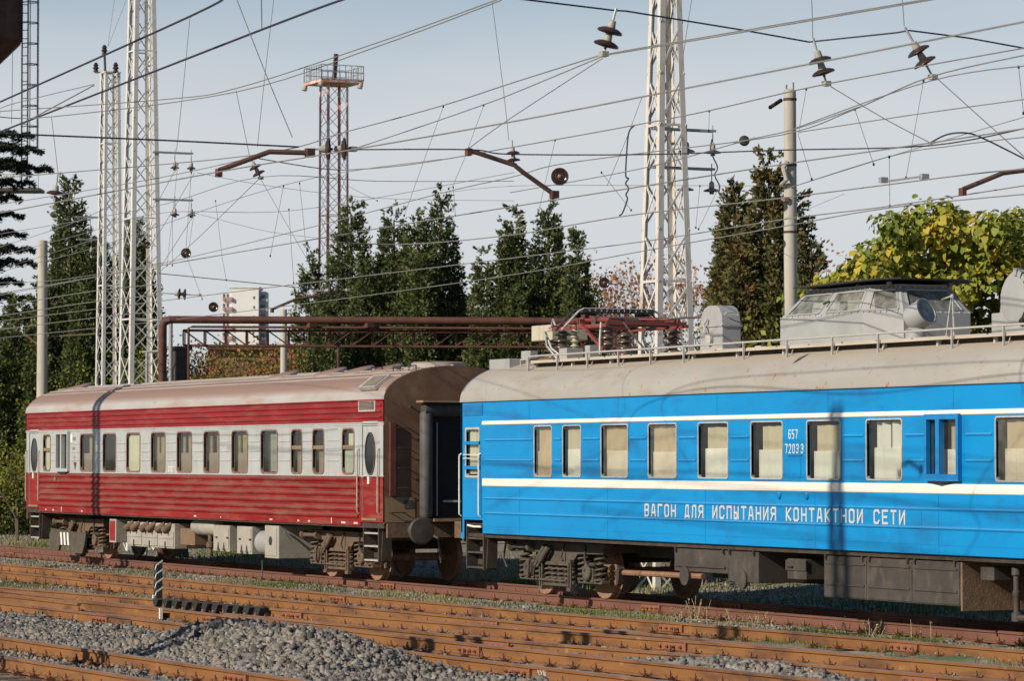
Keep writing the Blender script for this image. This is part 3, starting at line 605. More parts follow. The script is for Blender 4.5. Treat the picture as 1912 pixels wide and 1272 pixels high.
mb.mi = 0; mb.quad((LL, 3.1, ZS), (LL, 3.1, ZE), (0, 3.1, ZE), (0, 3.1, ZS))
side = mb.build('side_wall', [C['red'], C['grey'], C['redlow']], RC)
mb = MB(); pr_ = roof_shell(mb, LL, 0, ZE, ZA); mb.build('roof', C['redroof'], RC, smooth=True)
rf = RC.children[-1]
poly = [(y, z) for y, z in pr_]
mb = MB(); mb.prism([(.0, 1.2), (3.1, 1.2)]+[(min(max(y, 0), 3.1), z) for y, z in reversed(pr_)], 'x', -.06, .004); endw = mb.build('end_wall', C['brown'], RC)
mb = MB(); mb.prism([(.0, 1.2), (3.1, 1.2)]+[(min(max(y, 0), 3.1), z) for y, z in reversed(pr_)], 'x', LL-.004, LL+.06); mb.build('end_wall', C['brown'], RC)
mb = MB().box(LL+.06, -.06, .02, 3.08, 1.10, 1.2); mb.box(LL+.5, -.5, 1.25, 1.85, .85, 1.1); mb.build('underframe', C['under'], RC)
mb = MB().quad((LL+.1, 2.0, 1.2), (-.1, 2.0, 1.2), (-.1, 2.0, 3.6), (LL+.1, 2.0, 3.6)); mb.quad((LL+.1, .06, 3.5), (-.1, .06, 3.5), (-.1, 2, 3.5), (LL+.1, 2, 3.5)); mb.build('inner_partition', C['inner'], RC)
# ribs pressed into the side
def rib(x0, x1, z, m, h=.10, d=.03, name='rib', y0=0., n=7, par=None, me=[None]):
    P = [(y0-d*math.sin(math.pi*k/n)**.8 if 0 < k < n else y0+.002, z-h/2+h*k/n) for k in range(n+1)]
    mb = MB().prism(P, 'x', x0, x1); return mb.build(name, m, par or side, smooth=True)
for z in (2.065, 1.915, 1.765, 1.615, 1.465, 1.325): rib(-22.35, -1.3, z, C['redlow'], .105, .034)
for z in (3.545, 3.43, 3.315): rib(LL+.12, -.16, z, C['red'], .075, .024)
for z, d in ((3.205, .012), (2.14, .012), (3.66, .03), (3.165, .008)): MB().box(LL+.02, -.02, -d, .0, z-.012, z+.012).build('trim_strip', C['red'] if z > 3.3 else C['grey'], side)
gaps = sorted(WR+WN+[WO])
for (a, b), (c, d) in zip(gaps, gaps[1:]):
    if c-b < .25: continue
    for z in (2.86, 2.655, 2.45):
        w = min(.62, (c-b)-.16)/2; m_ = (b+c)/2; rib(m_-w, m_+w, z, C['grey'], .05, .012, 'short_rib')
for i, (a, b) in enumerate(WR):
    w = window(RC, a, b, 2.2, 3.08, C['frame'], C['glass'])
    if i == 1: MB().box(a, b, .3, .32, 2.2, 3.1).build('blind', C['dark'], w)
    elif i == 2: drape(w, a, b, 2.2, 3.08, C['curpale'], y=.06, waves=2, amp=.006)
    elif i == 7:
        for k in range(20): MB().add([(a+.26, .10, 2.22+.043*k), (b, .10, 2.22+.043*k), (b, .13, 2.25+.043*k), (a+.26, .13, 2.25+.043*k)], [(0, 1, 2, 3)]).build('slat', C['blind'], w)
        MB().box(a-.02, a+.24, .16, .17, 2.2, 3.1).build('curtain', C['dark'], w)
    else:
        o = (0, .1, 0, .3, .34, .3, .34, 0)[i]
        drape(w, a+.34+.08*(i % 3), b+.02, 2.2, 3.05-.05*(i % 2), C['curtan'], y=.13, waves=4+i % 3, gather=-.04)
        if o: drape(w, a-.02, a+.16, 2.2, 3.1, C['curtan'], y=.15, waves=3)
        drape(w, a+.08*(i % 4), b+.02, 2.2, 2.62, C['curgrey'], y=.095, waves=7)
for i, (a, b) in enumerate(WN):
    w = window(RC, a, b, 2.2, 3.08, C['frame'], C['glass'], r=.1)
    MB().box(a-.02, b+.02, .0, .05, 2.68, 2.76).build('glazing_bar', C['tan'], w)
    if i == 0: drape(w, a, b, 2.2, 3.08, C['curpale'], y=.07, waves=3)
    elif i == 3: drape(w, a, b, 2.2, 2.7, C['blind'], y=.05, waves=1, amp=.003); drape(w, a+.12, b, 2.72, 3.0, C['curpale'], y=.08, waves=2)
    else: drape(w, a+.1, b, 2.2, 2.64, C['curgrey'], y=.09, waves=5)
a, b = WO                                              # window pushed outwards in its box frame
mb = ring(MB(), rrect(a, b, 2.16, 3.18, .02), rrect(a+.06, b-.06, 2.24, 3.1, .03), -.07, .05); mb.box(a+.36, a+.46, -.06, .04, 2.24, 3.1); w = mb.build('open_window', C['grey'], RC)
MB().quad((a+.06, .01, 2.22), (b-.06, .01, 2.22), (b-.06, .01, 3.1), (a+.06, .01, 3.1)).build('pane', C['glass'], w); MB().prism([(a+.1, 2.16), (a+.3, 2.10), (b-.3, 2.10), (b-.1, 2.16)], 'y', -.05, 0).build('drip_tray', C['dark'], w)
drape(w, a+.55, a+.68, 2.25, 3.0, C['curwhite'], waves=2)
for x, z, ww, hh in ((-19.55, 2.98, .30, .09), (-19.58, 2.74, .26, .07), (-19.5, 2.52, .12, .07)):      # worn lettering, no longer legible
    for k in range(int(ww/.045)): MB().box(x-ww/2+k*.045, x-ww/2+k*.045+.026, -.004, .0, z-hh/2+random.uniform(0, .012), z+hh/2).build('worn_letter', C['placard'], RC)
MB().box(-19.86, -19.72, -.006, 0, 2.90, 3.10).build('white_plate', M['white'], RC)
MB().add([(-19.62, -.005, 2.40), (-19.38, -.005, 2.40), (-19.5, -.005, 2.20)], [(0, 1, 2)]).build('triangle_mark', C['brownpanel'], RC)
MB().box(-21.05, -20.93, -.05, 0, 1.93, 2.02).build('socket_box', C['tan'], RC)
for a, b in DR:                                         # doors with oval windows
    xm = (a+b)/2; e = [(xm+.26*math.cos(t), 2.585+.435*math.sin(t)) for t in np.linspace(0, 2*math.pi, 28, endpoint=False)]
    e2 = [(xm+.235*math.cos(t), 2.585+.405*math.sin(t)) for t in np.linspace(0, 2*math.pi, 28, endpoint=False)]
    mb = MB(); mb.mi = 1; mb.box(a+.012, b-.012, .018, .05, 2.14, 3.24); mb.mi = 2; mb.box(a+.012, b-.012, .018, .05, 1.305, 2.14)
    d = mb.build('door', [C['red'], C['grey'], C['redlow']], RC)
    ring(MB(), e, e2, -.004, .03).build('oval_frame', C['rubber'], d, smooth=True)
    n = len(e2); MB().add([(x, .008, z) for x, z in e2], [tuple(range(n))]).build('oval_pane', C['ovalglass'], d)
    MB().box(xm-.12, xm-.04, -.004, .018, 1.98, 2.14).build('white_plate', M['white'], d)
    MB().tube([(a+.05, .01, 2.12), (a+.05, -.03, 2.12), (a+.15, -.03, 2.12)], .012, 6).build('handle', C['handrail'], d)
    MB().box(a+.02, b-.02, -.02, .02, 1.25, 1.30).build('door_sill', C['tan'], d)
    handrail(RC, a-.13, 1.42, 2.66, C['handrail']); handrail(RC, b+.11, 1.42, 2.66, C['handrail'])
steps(RC, -1.15, -.35, C['under'], C['frameal']); steps(RC, -23.3, -22.5, C['under'], C['frameal'])
# white stencil marks along the sill and the number
SEG = {'0': [[(.15, 0), (0, .15), (0, .85), (.15, 1), (.85, 1), (1, .85), (1, .15), (.85, 0), (.15, 0)]], '9': [[(0, 0), (1, 0), (1, 1), (0, 1), (0, .5), (1, .5)]], '7': [[(0, 1), (1, 1), (.4, 0)]],
       '6': [[(1, .9), (.8, 1), (.2, 1), (0, .85), (0, .15), (.2, 0), (.8, 0), (1, .15), (1, .42), (.8, .55), (0, .55)]], '5': [[(1, 1), (0, 1), (0, .55), (.8, .55), (1, .4), (1, .15), (.8, 0), (0, 0)]],
       '2': [[(0, .8), (.2, 1), (.8, 1), (1, .8), (1, .6), (0, 0), (1, 0)]], '3': [[(0, .85), (.2, 1), (.8, 1), (1, .85), (1, .65), (.75, .52), (.35, .52)], [(.75, .52), (1, .4), (1, .15), (.8, 0), (.2, 0), (0, .15)]],
       '1': [[(.3, .8), (.6, 1), (.6, 0)]], '4': [[(.75, 0), (.75, 1), (0, .35), (1, .35)]],
       'В': [[(0, 0), (0, 1), (.75, 1), (.95, .87), (.95, .65), (.75, .52), (0, .52)], [(.75, .52), (1, .4), (1, .14), (.8, 0), (0, 0)]], 'А': [[(0, 0), (.3, 1), (.7, 1), (1, 0)], [(.12, .3), (.88, .3)]],
       'Г': [[(0, 0), (0, 1), (1, 1)]], 'О': [[(.2, 0), (0, .12), (0, .88), (.2, 1), (.8, 1), (1, .88), (1, .12), (.8, 0), (.2, 0)]], 'Н': [[(0, 0), (0, 1)], [(1, 0), (1, 1)], [(0, .5), (1, .5)]],
       'Д': [[(0, -.06), (0, .07), (1, .07), (1, -.06)], [(.14, .07), (.22, .9), (.34, 1), (.86, 1), (.86, .07)]], 'Л': [[(0, 0), (.12, .06), (.18, .88), (.32, 1), (1, 1), (1, 0)]],
       'Я': [[(1, 0), (1, 1), (.25, 1), (.04, .88), (.04, .62), (.25, .48), (1, .48)], [(.45, .48), (0, 0)]], 'И': [[(0, 1), (0, 0), (1, 1), (1, 0)]], 'С': [[(1, .82), (.82, 1), (.2, 1), (0, .88), (0, .12), (.2, 0), (.82, 0), (1, .18)]],
       'П': [[(0, 0), (0, 1), (1, 1), (1, 0)]], 'Ы': [[(0, 1), (0, 0), (.5, 0), (.66, .1), (.66, .4), (.5, .5), (0, .5)], [(1, 0), (1, 1)]], 'Т': [[(0, 1), (1, 1)], [(.5, 1), (.5, 0)]], 'К': [[(0, 0), (0, 1)], [(1, 1), (.08, .5), (1, 0)]], 'Е': [[(1, 1), (0, 1), (0, 0), (1, 0)], [(0, .5), (.85, .5)]]}
def glyph(ch, x, z, w, h, t, y, d, m, par, name='letter'):
    mb = MB()
    j = 0
    for s in SEG[ch]:
        for (a, b), (c, e) in zip(s, s[1:]):
            j += 1; p, q = Vector((x+a*w, y-d/2-j*.0006, z+b*h)), Vector((x+c*w, y-d/2-j*.0006, z+e*h)); dv = (q-p).normalized()*t*.45
            mb.bar(p-dv, q+dv, d, t, up=Vector((0, 1, 0)).cross((q-p).normalized()))
    return mb.build(name, m, par)
for i, ch in enumerate('097'): glyph(ch, -12.62+i*.14, 2.20, .085, .10, .018, 0, .004, M['white'], RC, 'digit')
for x, k in ((-21.9, 2), (-21.3, 2), (-20.6, 0), (-19.0, 2), (-10.9, 3), (-9.2, 1), (-6.2, 3), (-4.6, 2), (-4.0, 2), (-2.75, 0), (-2.2, 4), (-1.55, 4)):
    if k == 0: MB().box(x, x+.03, -.004, 0, 1.16, 1.30).build('sill_mark', M['white'], RC)
    for j in range(k): MB().box(x+j*.055, x+j*.055+.035, -.004, 0, 1.17, 1.205).build('sill_mark', M['white'], RC)
# louvre box at the roof edge
lb = MB(); lb.box(-1.28, -.42, -.025, 0, 3.43, 3.68); lb = lb.build('louvre', C['frameal'], RC)
MB().box(-1.22, -.48, -.035, -.02, 3.47, 3.64).build('louvre_core', C['louvre'], lb)
for k in range(6): MB().box(-1.2, -.5, -.045, -.03, 3.48+k*.026, 3.488+k*.026).build('slat', C['handrail'], lb)
def onroof(y, ze=ZE, za=ZA): return ell(y, ze, za)
rl = MB()
ya, yb = .0, .36
pa, pb = Vector((0, ya+.02, ell(ya+.06, ZE, ZA))), Vector((0, yb, ell(yb, ZE, ZA))); nn_ = Vector((0, -(pb-pa).z, (pb-pa).y)).normalized()
ex, ey = Vector((.42, 0, 0)), (pb-pa)/2
rl.obox((pa+pb)/2+Vector((-.86, 0, 0))+nn_*.05, ex, ey, nn_*.04); rl = rl.build('roof_louvre', C['frameal'], RC)
t_ = MB()
t_.obox((pa+pb)/2+Vector((-.82, 0, 0))+nn_*.092, ex*.78, ey*.8, nn_*.004); t_.build('louvre_core', C['louvre'], rl)
for k in range(9): MB().obox((pa+pb)/2+Vector((-.82, 0, 0))+nn_*.10+ey*(-.72+.18*k), ex*.76, ey*.025, nn_*.006).build('slat', C['handrail'], rl)
# long roof seams, vents and the hatch
for y in (.42, .62, .85, 1.15, 1.55): MB().tube([(LL+.1, y, ell(y, ZE, ZA)+.012), (-.1, y, ell(y, ZE, ZA)+.012)], .018, 6).build('roof_seam', C['redroof'], rf)
for x in np.arange(LL+1.9, -1, 2.05): MB().tube([(x, y, ell(y, ZE, ZA)+.002) for y in (.012, .05, .12, .25, .45, .7, 1, 1.3, 1.55)], .008, 4).build('roof_seam', C['redroof'], rf)
for x in (-2.1, -3.6, -5.1, -7.8): MB().lathe([(.36, -.06), (.36, .045), (.33, .065), (.0, .075)], (x, .95, ell(.95, ZE, ZA)), (0, -.28, 1), 18).build('roof_vent', C['redroof'], RC, smooth=True)
MB().lathe([(.36, -.06), (.36, .045), (.33, .065), (.0, .075)], (-22.3, 1.0, ell(1.0, ZE, ZA)), (0, -.28, 1), 18).build('roof_vent', C['redroof'], RC, smooth=True)
mb = MB().lathe([(.55, -.05), (.55, .07), (.5, .1), (0, .11)], (-.75, 1.5, ZA-.01), n=20); mb.build('roof_hatch', C['redroof'], RC, smooth=True)
for x0 in (-1.3, -2.2, -.5): MB().tube([(x0, .75, ell(.75, ZE, ZA)), (x0, .75, ell(.75, ZE, ZA)+.1), (x0+.35, .75, ell(.75, ZE, ZA)+.1), (x0+.35, .75, ell(.75, ZE, ZA))], .012, 6).build('grab_loop', C['under'], RC)
# end: gangway, door, ladder panel, buffers
g = MB()
for y in (.78, 2.32): g.lathe([(.10, 0), (.13, .06), (.13, 2.05), (.1, 2.1)], (.28, y, 1.32), n=14)
g.tube([(.28, .72, 3.46), (.28, 2.38, 3.46)], .14, 12); gw = g.build('gangway_bellows', C['rubber'], RC, smooth=True)
MB().box(.004, .25, .88, 2.22, 1.3, 3.35).build('bellows_inner', C['dark'], gw)
MB().box(.01, .42, .9, 2.2, 1.24, 1.30).build('foot_plate', C['tan'], gw)
MB().tube([(.32, 1.0, 1.35), (.32, 1.0, 3.2)], .012, 6).build('curtain_rod', C['frameal'], gw)
MB().box(.26, .30, 1.15, 1.95, 1.62, 1.66).build('barrier_bar', C['frameal'], gw)
MB().box(.15, .5, .62, 2.48, 3.60, 3.64).build('rain_hood', C['tan'], RC)
MB().box(.004, .075, .10, .22, 1.75, 3.2).build('ladder_panel', C['brownpanel'], RC)
for z in (1.9, 2.3, 2.7, 3.1): MB().tube([(.01, .26, z), (.09, .26, z), (.09, .5, z), (.01, .5, z)], .011, 6).build('rung', C['under'], RC)
MB().box(.004, .012, .03, .66, 1.22, 1.72).build('tan_panel', C['tan'], RC); MB().box(.012, .02, .42, .62, 1.5, 1.66).build('data_plate', C['boxgrey'], RC)
MB().tube([(.01, .12, 1.42), (.08, .12, 1.42), (.08, .4, 1.42), (.01, .4, 1.42)], .012, 6).build('rung', C['under'], RC)
MB().tube([(.0, .55, 3.55), (.12, .5, 3.5), (.14, .75, 3.3)], .014, 6).build('bracket_rod', C['under'], RC)
def buffers(car, xe, sgn):
    for y in (.57, 2.53):
        b = MB().lathe([(.14, 0), (.14, .08), (.1, .1), (.1, .34)], (xe-sgn*.04, y, 1.06), (sgn, 0, 0), 16); o = b.build('buffer', C['under'], car, smooth=True)
        MB().lathe([(.09, .30), (.09, .50), (.26, .52), (.275, .56), (.24, .60), (.0, .615)], (xe-sgn*.04, y, 1.06), (sgn, 0, 0), 26).build('buffer_head', C['boxgrey'], o, smooth=True)
    MB().box(*sorted((xe-sgn*.02, xe+sgn*.06)), .05, 3.05, .92, 1.2).build('buffer_beam', C['bogie'], car)
    c = MB(); c.box(*sorted((xe, xe+sgn*.55)), 1.43, 1.67, .96, 1.2); c.prism([(xe+sgn*.5, 1.3), (xe+sgn*.85, 1.32), (xe+sgn*.95, 1.42), (xe+sgn*.7, 1.5), (xe+sgn*.72, 1.6), (xe+sgn*.95, 1.66), (xe+sgn*.9, 1.82), (xe+sgn*.55, 1.85)], 'z', .92, 1.24); c.build('coupler', C['bogie'], car)
    for y in (1.05, 2.05): MB().tube([(xe+sgn*.05, y, .95), (xe+sgn*.25, y, .9), (xe+sgn*.35, y, .6), (xe+sgn*.3, y+.05, .42)], .022, 6).build('brake_hose', C['rubber'], car, smooth=True)
buffers(RC, 0, 1); buffers(RC, LL, -1)
bogie(RC, -3.3, C['bogie']); bogie(RC, LL+3.3, C['bogie'], plates=True)
# underfloor equipment
X = lambda px, z=.8, y=.15: px_at(px, y, z)
o = ubox(RC, 'fire_box', X(205), X(217), .45, 1.02, C['boxcream'], y0=.14, y1=.6); MB().box(X(205)+.06, X(217)-.05, .132, .14, .50, .98).build('red_panel', C['red'], o)
x0, x1 = X(240), X(328); o = ubox(RC, 'battery_box', x0, x1, .40, .98, C['boxcream'])
for k in range(3):
    a = x0+(x1-x0)*k/3; b = x0+(x1-x0)*(k+1)/3; q = MB().box(a+.04, b-.04, .10, .12, .44, .80).build('box_door', C['boxcream'], o, bevel=.008)
    MB().box(a+.06, b-.06, .085, .10, .63, .66).build('door_rib', C['boxcream'], o); MB().box((a+b)/2-.02, (a+b)/2+.02, .08, .10, .40, .56).build('latch', C['under'], o)
    for s in (.3, .72): MB().lathe([(.05, 0), (.06, .05), (.1, .28), (.09, .3)], (a+(b-a)*s+.1, .14, .98), (-.55, -.35, -.45), 10).build('vent_cowl', C['bogie'], o, smooth=True)
ubox(RC, 'equipment_box', x1+.03, x1+1.0, .50, .88, C['boxbrown'], y0=.25)
x0, x1 = X(353), X(397); MB().lathe([(.04, -.05), (.16, 0), (.19, .06), (.19, x1-x0-.06), (.16, x1-x0), (.04, x1-x0+.05)], (x0, .35, .93), (1, 0, 0), 18).build('air_tank', C['boxcream'], RC, smooth=True)
mb = MB().lathe([(.06, 0), (.06, .18), (.1, .2), (.1, .3), (.05, .32), (.05, .5)], (X(380), .32, .78), (0, 0, -1), 10); mb.build('drain_valve', C['bogie'], RC, smooth=True)
for (p, q, z0, z1) in ((400, 430, .42, 1.0), (444, 472, .40, 1.0)):
    o = ubox(RC, 'locker', X(p), X(q), z0, z1, C['boxcream'], y0=.13, y1=.8); MB().box(X(p)+.2, X(q)-.03, .115, .13, z0+.05, z1-.05).build('locker_door', C['boxcream'], o, bevel=.008)
    for s in (.3, .65): MB().prism([(X(p)+(X(q)-X(p))*s, z0+.02), (X(p)+(X(q)-X(p))*s+.12, z0+.02), (X(p)+(X(q)-X(p))*s+.06, z0+.2)], 'y', .10, .115).build('foot_clip', C['under'], o)
    for s in (.25, .92): MB().box(X(p)+(X(q)-X(p))*s-.05, X(p)+(X(q)-X(p))*s+.05, .1, .13, (z0+z1)/2, (z0+z1)/2+.04).build('hinge', C['under'], o)
x0, x1 = X(474), X(506); MB().lathe([(.2, 0), (.27, .03), (.27, x1-x0)], (x0, .42, .66), (1, 0, 0), 22).build('drum', C['roofgrey'], RC, smooth=True)
o = ubox(RC, 'control_box', X(500), X(526), .35, 1.05, C['boxcream'], y0=.08, y1=1.1); MB().box(X(500)+.05, X(526)-.1, .065, .08, .40, 1.0).build('box_door', C['boxcream'], o, bevel=.008)
MB().lathe([(.1, 0), (.1, .008)], (X(512), .062, .72), (0, 1, 0), 14).build('soot_stain_plate', M['blackmetal'], o)
MB().tube([(X(527), .2, .95), (X(527)+.06, .2, .9), (X(527)+.15, .3, .7)], .02, 6).build('cable', C['rubber'], RC)
MB().tube([(X(494), .1, .3), (X(494), .1, 0), (X(494)-.03, .05, -.2)], .015, 6).build('hanging_cable', C['rubber'], RC)
for px in (455,): pass

# ================================================================ blue carriage
BC = thing('passenger_carriage', 'bright blue carriage with cream stripes, raised lettering and roof cabin', 'carriage', (15.5, 1.6, 0))
BX, BE, BZ, BA, BS = 3.66, 27.26, 3.57, 4.33, 1.10
WB = [(6.84, 7.53), (8.0, 8.69)]+[(9.50+1.755*k, 10.48+1.755*k) for k in range(6)]+[(21.75, 22.73), (23.5, 24.48)]
OB = (19.97, 20.87); DB = [(3.74, 4.60), (26.3, 27.1)]
hs = [(a, b, 2.18, 3.06) for a, b in WB]+[(OB[0]+.06, OB[1]-.06, 2.24, 3.06)]
mb = MB(); mb.holes(BX, BE, 1.345, BZ, hs+[(DB[0][0]+.16, DB[0][1]-.12, 2.17, 3.03)], 0, .06); mb.quad((4.62, 0, BS), (BE-.97, 0, BS), (BE-.97, 0, 1.345), (4.62, 0, 1.345))
mb.quad((BX, 0, .98), (BX+.14, 0, .98), (BX+.14, 0, 1.345), (BX, 0, 1.345)); mb.quad((4.62, 0, BS), (4.62, .1, BS-.03), (BE-.97, .1, BS-.03), (BE-.97, 0, BS))
mb.quad((BX, 3.1, BS), (BX, 3.1, BZ), (BE, 3.1, BZ), (BE, 3.1, BS)); bside = mb.build('side_wall', C['blue'], BC)
mb = MB(); pb_ = roof_shell(mb, BX, BE, BZ, BA, eave=.05); broof = mb.build('roof', C['blueroof'], BC, smooth=True)
for xe in ((BX-.004, BX+.06), (BE-.06, BE+.004)): MB().prism([(.0, 1.1), (3.1, 1.1)]+[(min(max(y, 0), 3.1), z) for y, z in reversed(pb_)], 'x', *xe).build('end_wall', C['blue'], BC)
mb = MB().box(BX+.06, BE-.06, .06, 3.06, 1.02, 1.09); mb.box(BX+.4, BE-.4, 1.2, 1.9, .75, 1.02); mb.build('underframe', C['under'], BC)
mb = MB().quad((BX+.1, 1.9, 1.1), (BE-.1, 1.9, 1.1), (BE-.1, 1.9, 3.5), (BX+.1, 1.9, 3.5)); mb.quad((BX+.1, .06, 3.4), (BE-.1, .06, 3.4), (BE-.1, 1.9, 3.4), (BX+.1, 1.9, 3.4)); mb.build('inner_partition', C['inner'], BC)
MB().box(BX, BE, -.035, .0, BZ-.022, BZ+.005).build('rain_gutter', C['blueroof'], BC)
for z0, z1, d in ((3.105, 3.185, .022), (1.975, 2.12, .016)):
    MB().prism([(-.0, z0), (-d*.7, z0+.008), (-d, z0+(z1-z0)*.25), (-d*.9, z0+(z1-z0)*.6), (-d*.75, z1-.012), (0, z1)], 'x', 4.62, BE-.97).build('cream_stripe', C['cream'], BC)
for z in (1.755, 1.48): MB().prism([(0, z-.03), (-.012, z-.014), (-.016, z), (-.004, z+.014), (0, z+.03)], 'x', 4.72, BE-1.05).build('side_bead', C['blue'], BC)
MB().box(4.66, BE-1, -.006, 0, 1.235, 1.243).build('side_bead', C['blue'], BC)
for x in np.arange(6.2, BE-1, 3.51): MB().box(x, x+.012, -.0045, 0, BS+.02, 1.965).build('panel_seam', C['blue'], BC); MB().box(x+.4, x+.412, -.0045, 0, 3.19, BZ-.03).build('panel_seam', C['blue'], BC)
gaps = [(4.55, 4.62)]+sorted(WB+[OB])
for (a, b), (c, d) in zip(gaps, gaps[1:]):
    if c-b < .2 or abs(b-15.75) < .05 and False: continue
    for z in (2.83, 2.455):
        if 15.7 < b < 15.8: continue
        MB().prism([(0, z-.025), (-.012, z-.01), (-.014, z+.006), (0, z+.02)], 'x', b+.10, c-.10).build('short_bead', C['blue'], BC)
for i, (a, b) in enumerate(WB):
    w = window(BC, a, b, 2.18, 3.06, C['frameblue'], C['glassd'] if i in (0, 8, 9, 2, 3) else C['glass'], r=.045, w=.022)
    x0 = a+(.0 if i < 4 else .13)
    drape(w, x0+(.06 if i == 5 else 0), b+.03, 2.55, 3.04-(.04 if i in (4, 5, 6) else 0), C['curbeige'] if i not in (7,) else C['curwhite'], y=.10, waves=2+i % 2, amp=.008 if i != 7 else .03)
    if i: drape(w, a+(.03 if i < 4 else .08)+.02*(i % 3), b+.03, 2.18, 2.60+.025*((i*5) % 3), C['curwhite'], y=.07, waves=8, amp=.012)
    else: drape(w, a, b+.03, 2.18, 2.62, C['curbeige'], y=.07, waves=3, amp=.01)
    if i == 7: MB().box(a+.55, a+.63, .085, .09, 2.6, 3.05).build('curtain_gap', C['dark'], w)
a, b = OB
mb = ring(MB(), rrect(a, b, 2.16, 3.13, .02), rrect(a+.07, a+.27, 2.26, 3.05, .05), -.06, .04) if False else MB()
mb.holes(a, b, 2.16, 3.13, [(a+.06, a+.30, 2.26, 3.05), (a+.40, b-.06, 2.26, 3.05)], -.07, .09); mb.box(a, a+.01, -.069, 0, 2.16, 3.13); mb.box(b-.01, b, -.069, 0, 2.16, 3.13); mb.quad((a, -.07, 2.16), (b, -.07, 2.16), (b, 0, 2.16), (a, 0, 2.16)); mb.quad((a, -.07, 3.13), (b, -.07, 3.13), (b, 0, 3.13), (a, 0, 3.13))
w = mb.build('open_window', C['blueframe'], BC); MB().quad((a+.05, .01, 2.25), (b-.05, .01, 2.25), (b-.05, .01, 3.06), (a+.05, .01, 3.06)).build('pane', C['glass'], w); MB().prism([(a+.02, 2.16), (a+.4, 2.11), (b-.15, 2.16)], 'y', -.06, 0).build('drip_tray', C['dark'], w)
drape(w, a+.44, a+.6, 2.6, 3.0, C['curbeige'], y=.12); drape(w, a+.66, b-.05, 2.6, 3.0, C['curbeige'], y=.12); drape(w, a+.2, b-.05, 2.2, 2.62, C['curwhite'], y=.10, waves=6)
for i, (a, b) in enumerate(DB):
    fr = MB(); fr.box(a+.02, b-.02, -.012, .0, 1.38, 2.10); d = fr.build('door', C['blue'], BC)
    ring(MB(), rrect(a+.12, b-.1, 2.13, 3.07, .04), rrect(a+.16, b-.12, 2.17, 3.03, .04), -.014, .05).build('door_window_frame', C['frameblue'], d)
    MB().quad((a+.15, .03, 2.16), (b-.11, .03, 2.16), (b-.11, .03, 3.04), (a+.15, .03, 3.04)).build('pane', C['glass'], d)
    for z in (2.78, 2.32): MB().box(a+.12, b-.1, -.03, .02, z-.03, z+.03).build('glazing_bar', C['blueframe'], d)
    for z in (2.56, 2.49): MB().tube([(a+.08, -.03, z), (b-.08, -.03, z)], .01, 6).build('guard_bar', C['chrome'], d)
    drape(d, a+.17, b-.12, 2.2, 3.02, C['curpale'], y=.07, waves=4)
    handrail(BC, a-.06, 1.44, 2.55, C['chrome'], .016); handrail(BC, b-.06, 1.44, 2.55, C['chrome'], .016)
    lv = MB().box(a+.03, b+.02, -.012, 0, 3.29, 3.51).build('vent_grille', C['blueframe'], BC)
    for k in range(9): MB().box(a+.06, b-.01, -.02, -.012, 3.305+k*.022, 3.316+k*.022).build('slat', C['blueframe'], lv)
    if i == 0: steps(BC, a+.08, b, C['under'], C['boxgrey'], 1.3)
MB().tube([(4.0, -.02, 1.24), (4.3, -.04, 1.22), (4.6, -.02, 1.22)], .02, 6).build('step_grip', M['white'], BC)
# raised lettering in its panel
TX = 'ВАГОН ДЛЯ ИСПЫТАНИЯ КОНТАКТНОИ СЕТИ'; adv = (19.33-11.13+.11)/len(TX)
for i, ch in enumerate(TX):
    if ch != ' ': glyph(ch, 11.13+i*adv, 1.525, adv*.56, .185, .034, -.001, .008, C['lettering'], BC)
for z in (1.725, 1.500): MB().box(11.0, 19.78, -.004, 0, z, z+.007).build('lettering_panel_edge', C['blueframe'], BC)
MB().box(19.775, 19.785, -.005, 0, 1.5, 1.73).build('lettering_panel_edge', C['blueframe'], BC)
for i, ch in enumerate('657'): glyph(ch, 15.95+i*.105, 2.80, .055, .13, .015, 0, .003, M['white'], BC, 'digit')
for i, ch in enumerate('72033'): glyph(ch, 15.84+i*.115+(.03 if i == 4 else 0), 2.575, .06, .13, .015, 0, .003, M['white'], BC, 'digit')
MB().prism([(0, 2.52), (-.02, 2.528), (-.02, 2.54), (0, 2.55)], 'x', 15.93, 16.35).build('hatch_edge', C['blueframe'], BC); MB().box(16.3, 16.31, -.006, 0, 2.2, 2.5).build('hatch_edge', C['blueframe'], BC); MB().box(15.93, 16.3, -.008, 0, 2.185, 2.2).build('hatch_edge', C['blueframe'], BC)
for x in (15.65, 16.5): MB().lathe([(.06, 0), (.05, .03), (.0, .04)], (x, 0, 1.905), (0, -1, -.2), 10).build('lamp_boss', C['blue'], BC)
buffers(BC, BX, -1); buffers(BC, BE, 1)
bogie(BC, BX+3.3, C['bogieb']); bogie(BC, BE-3.3, C['bogieb'])
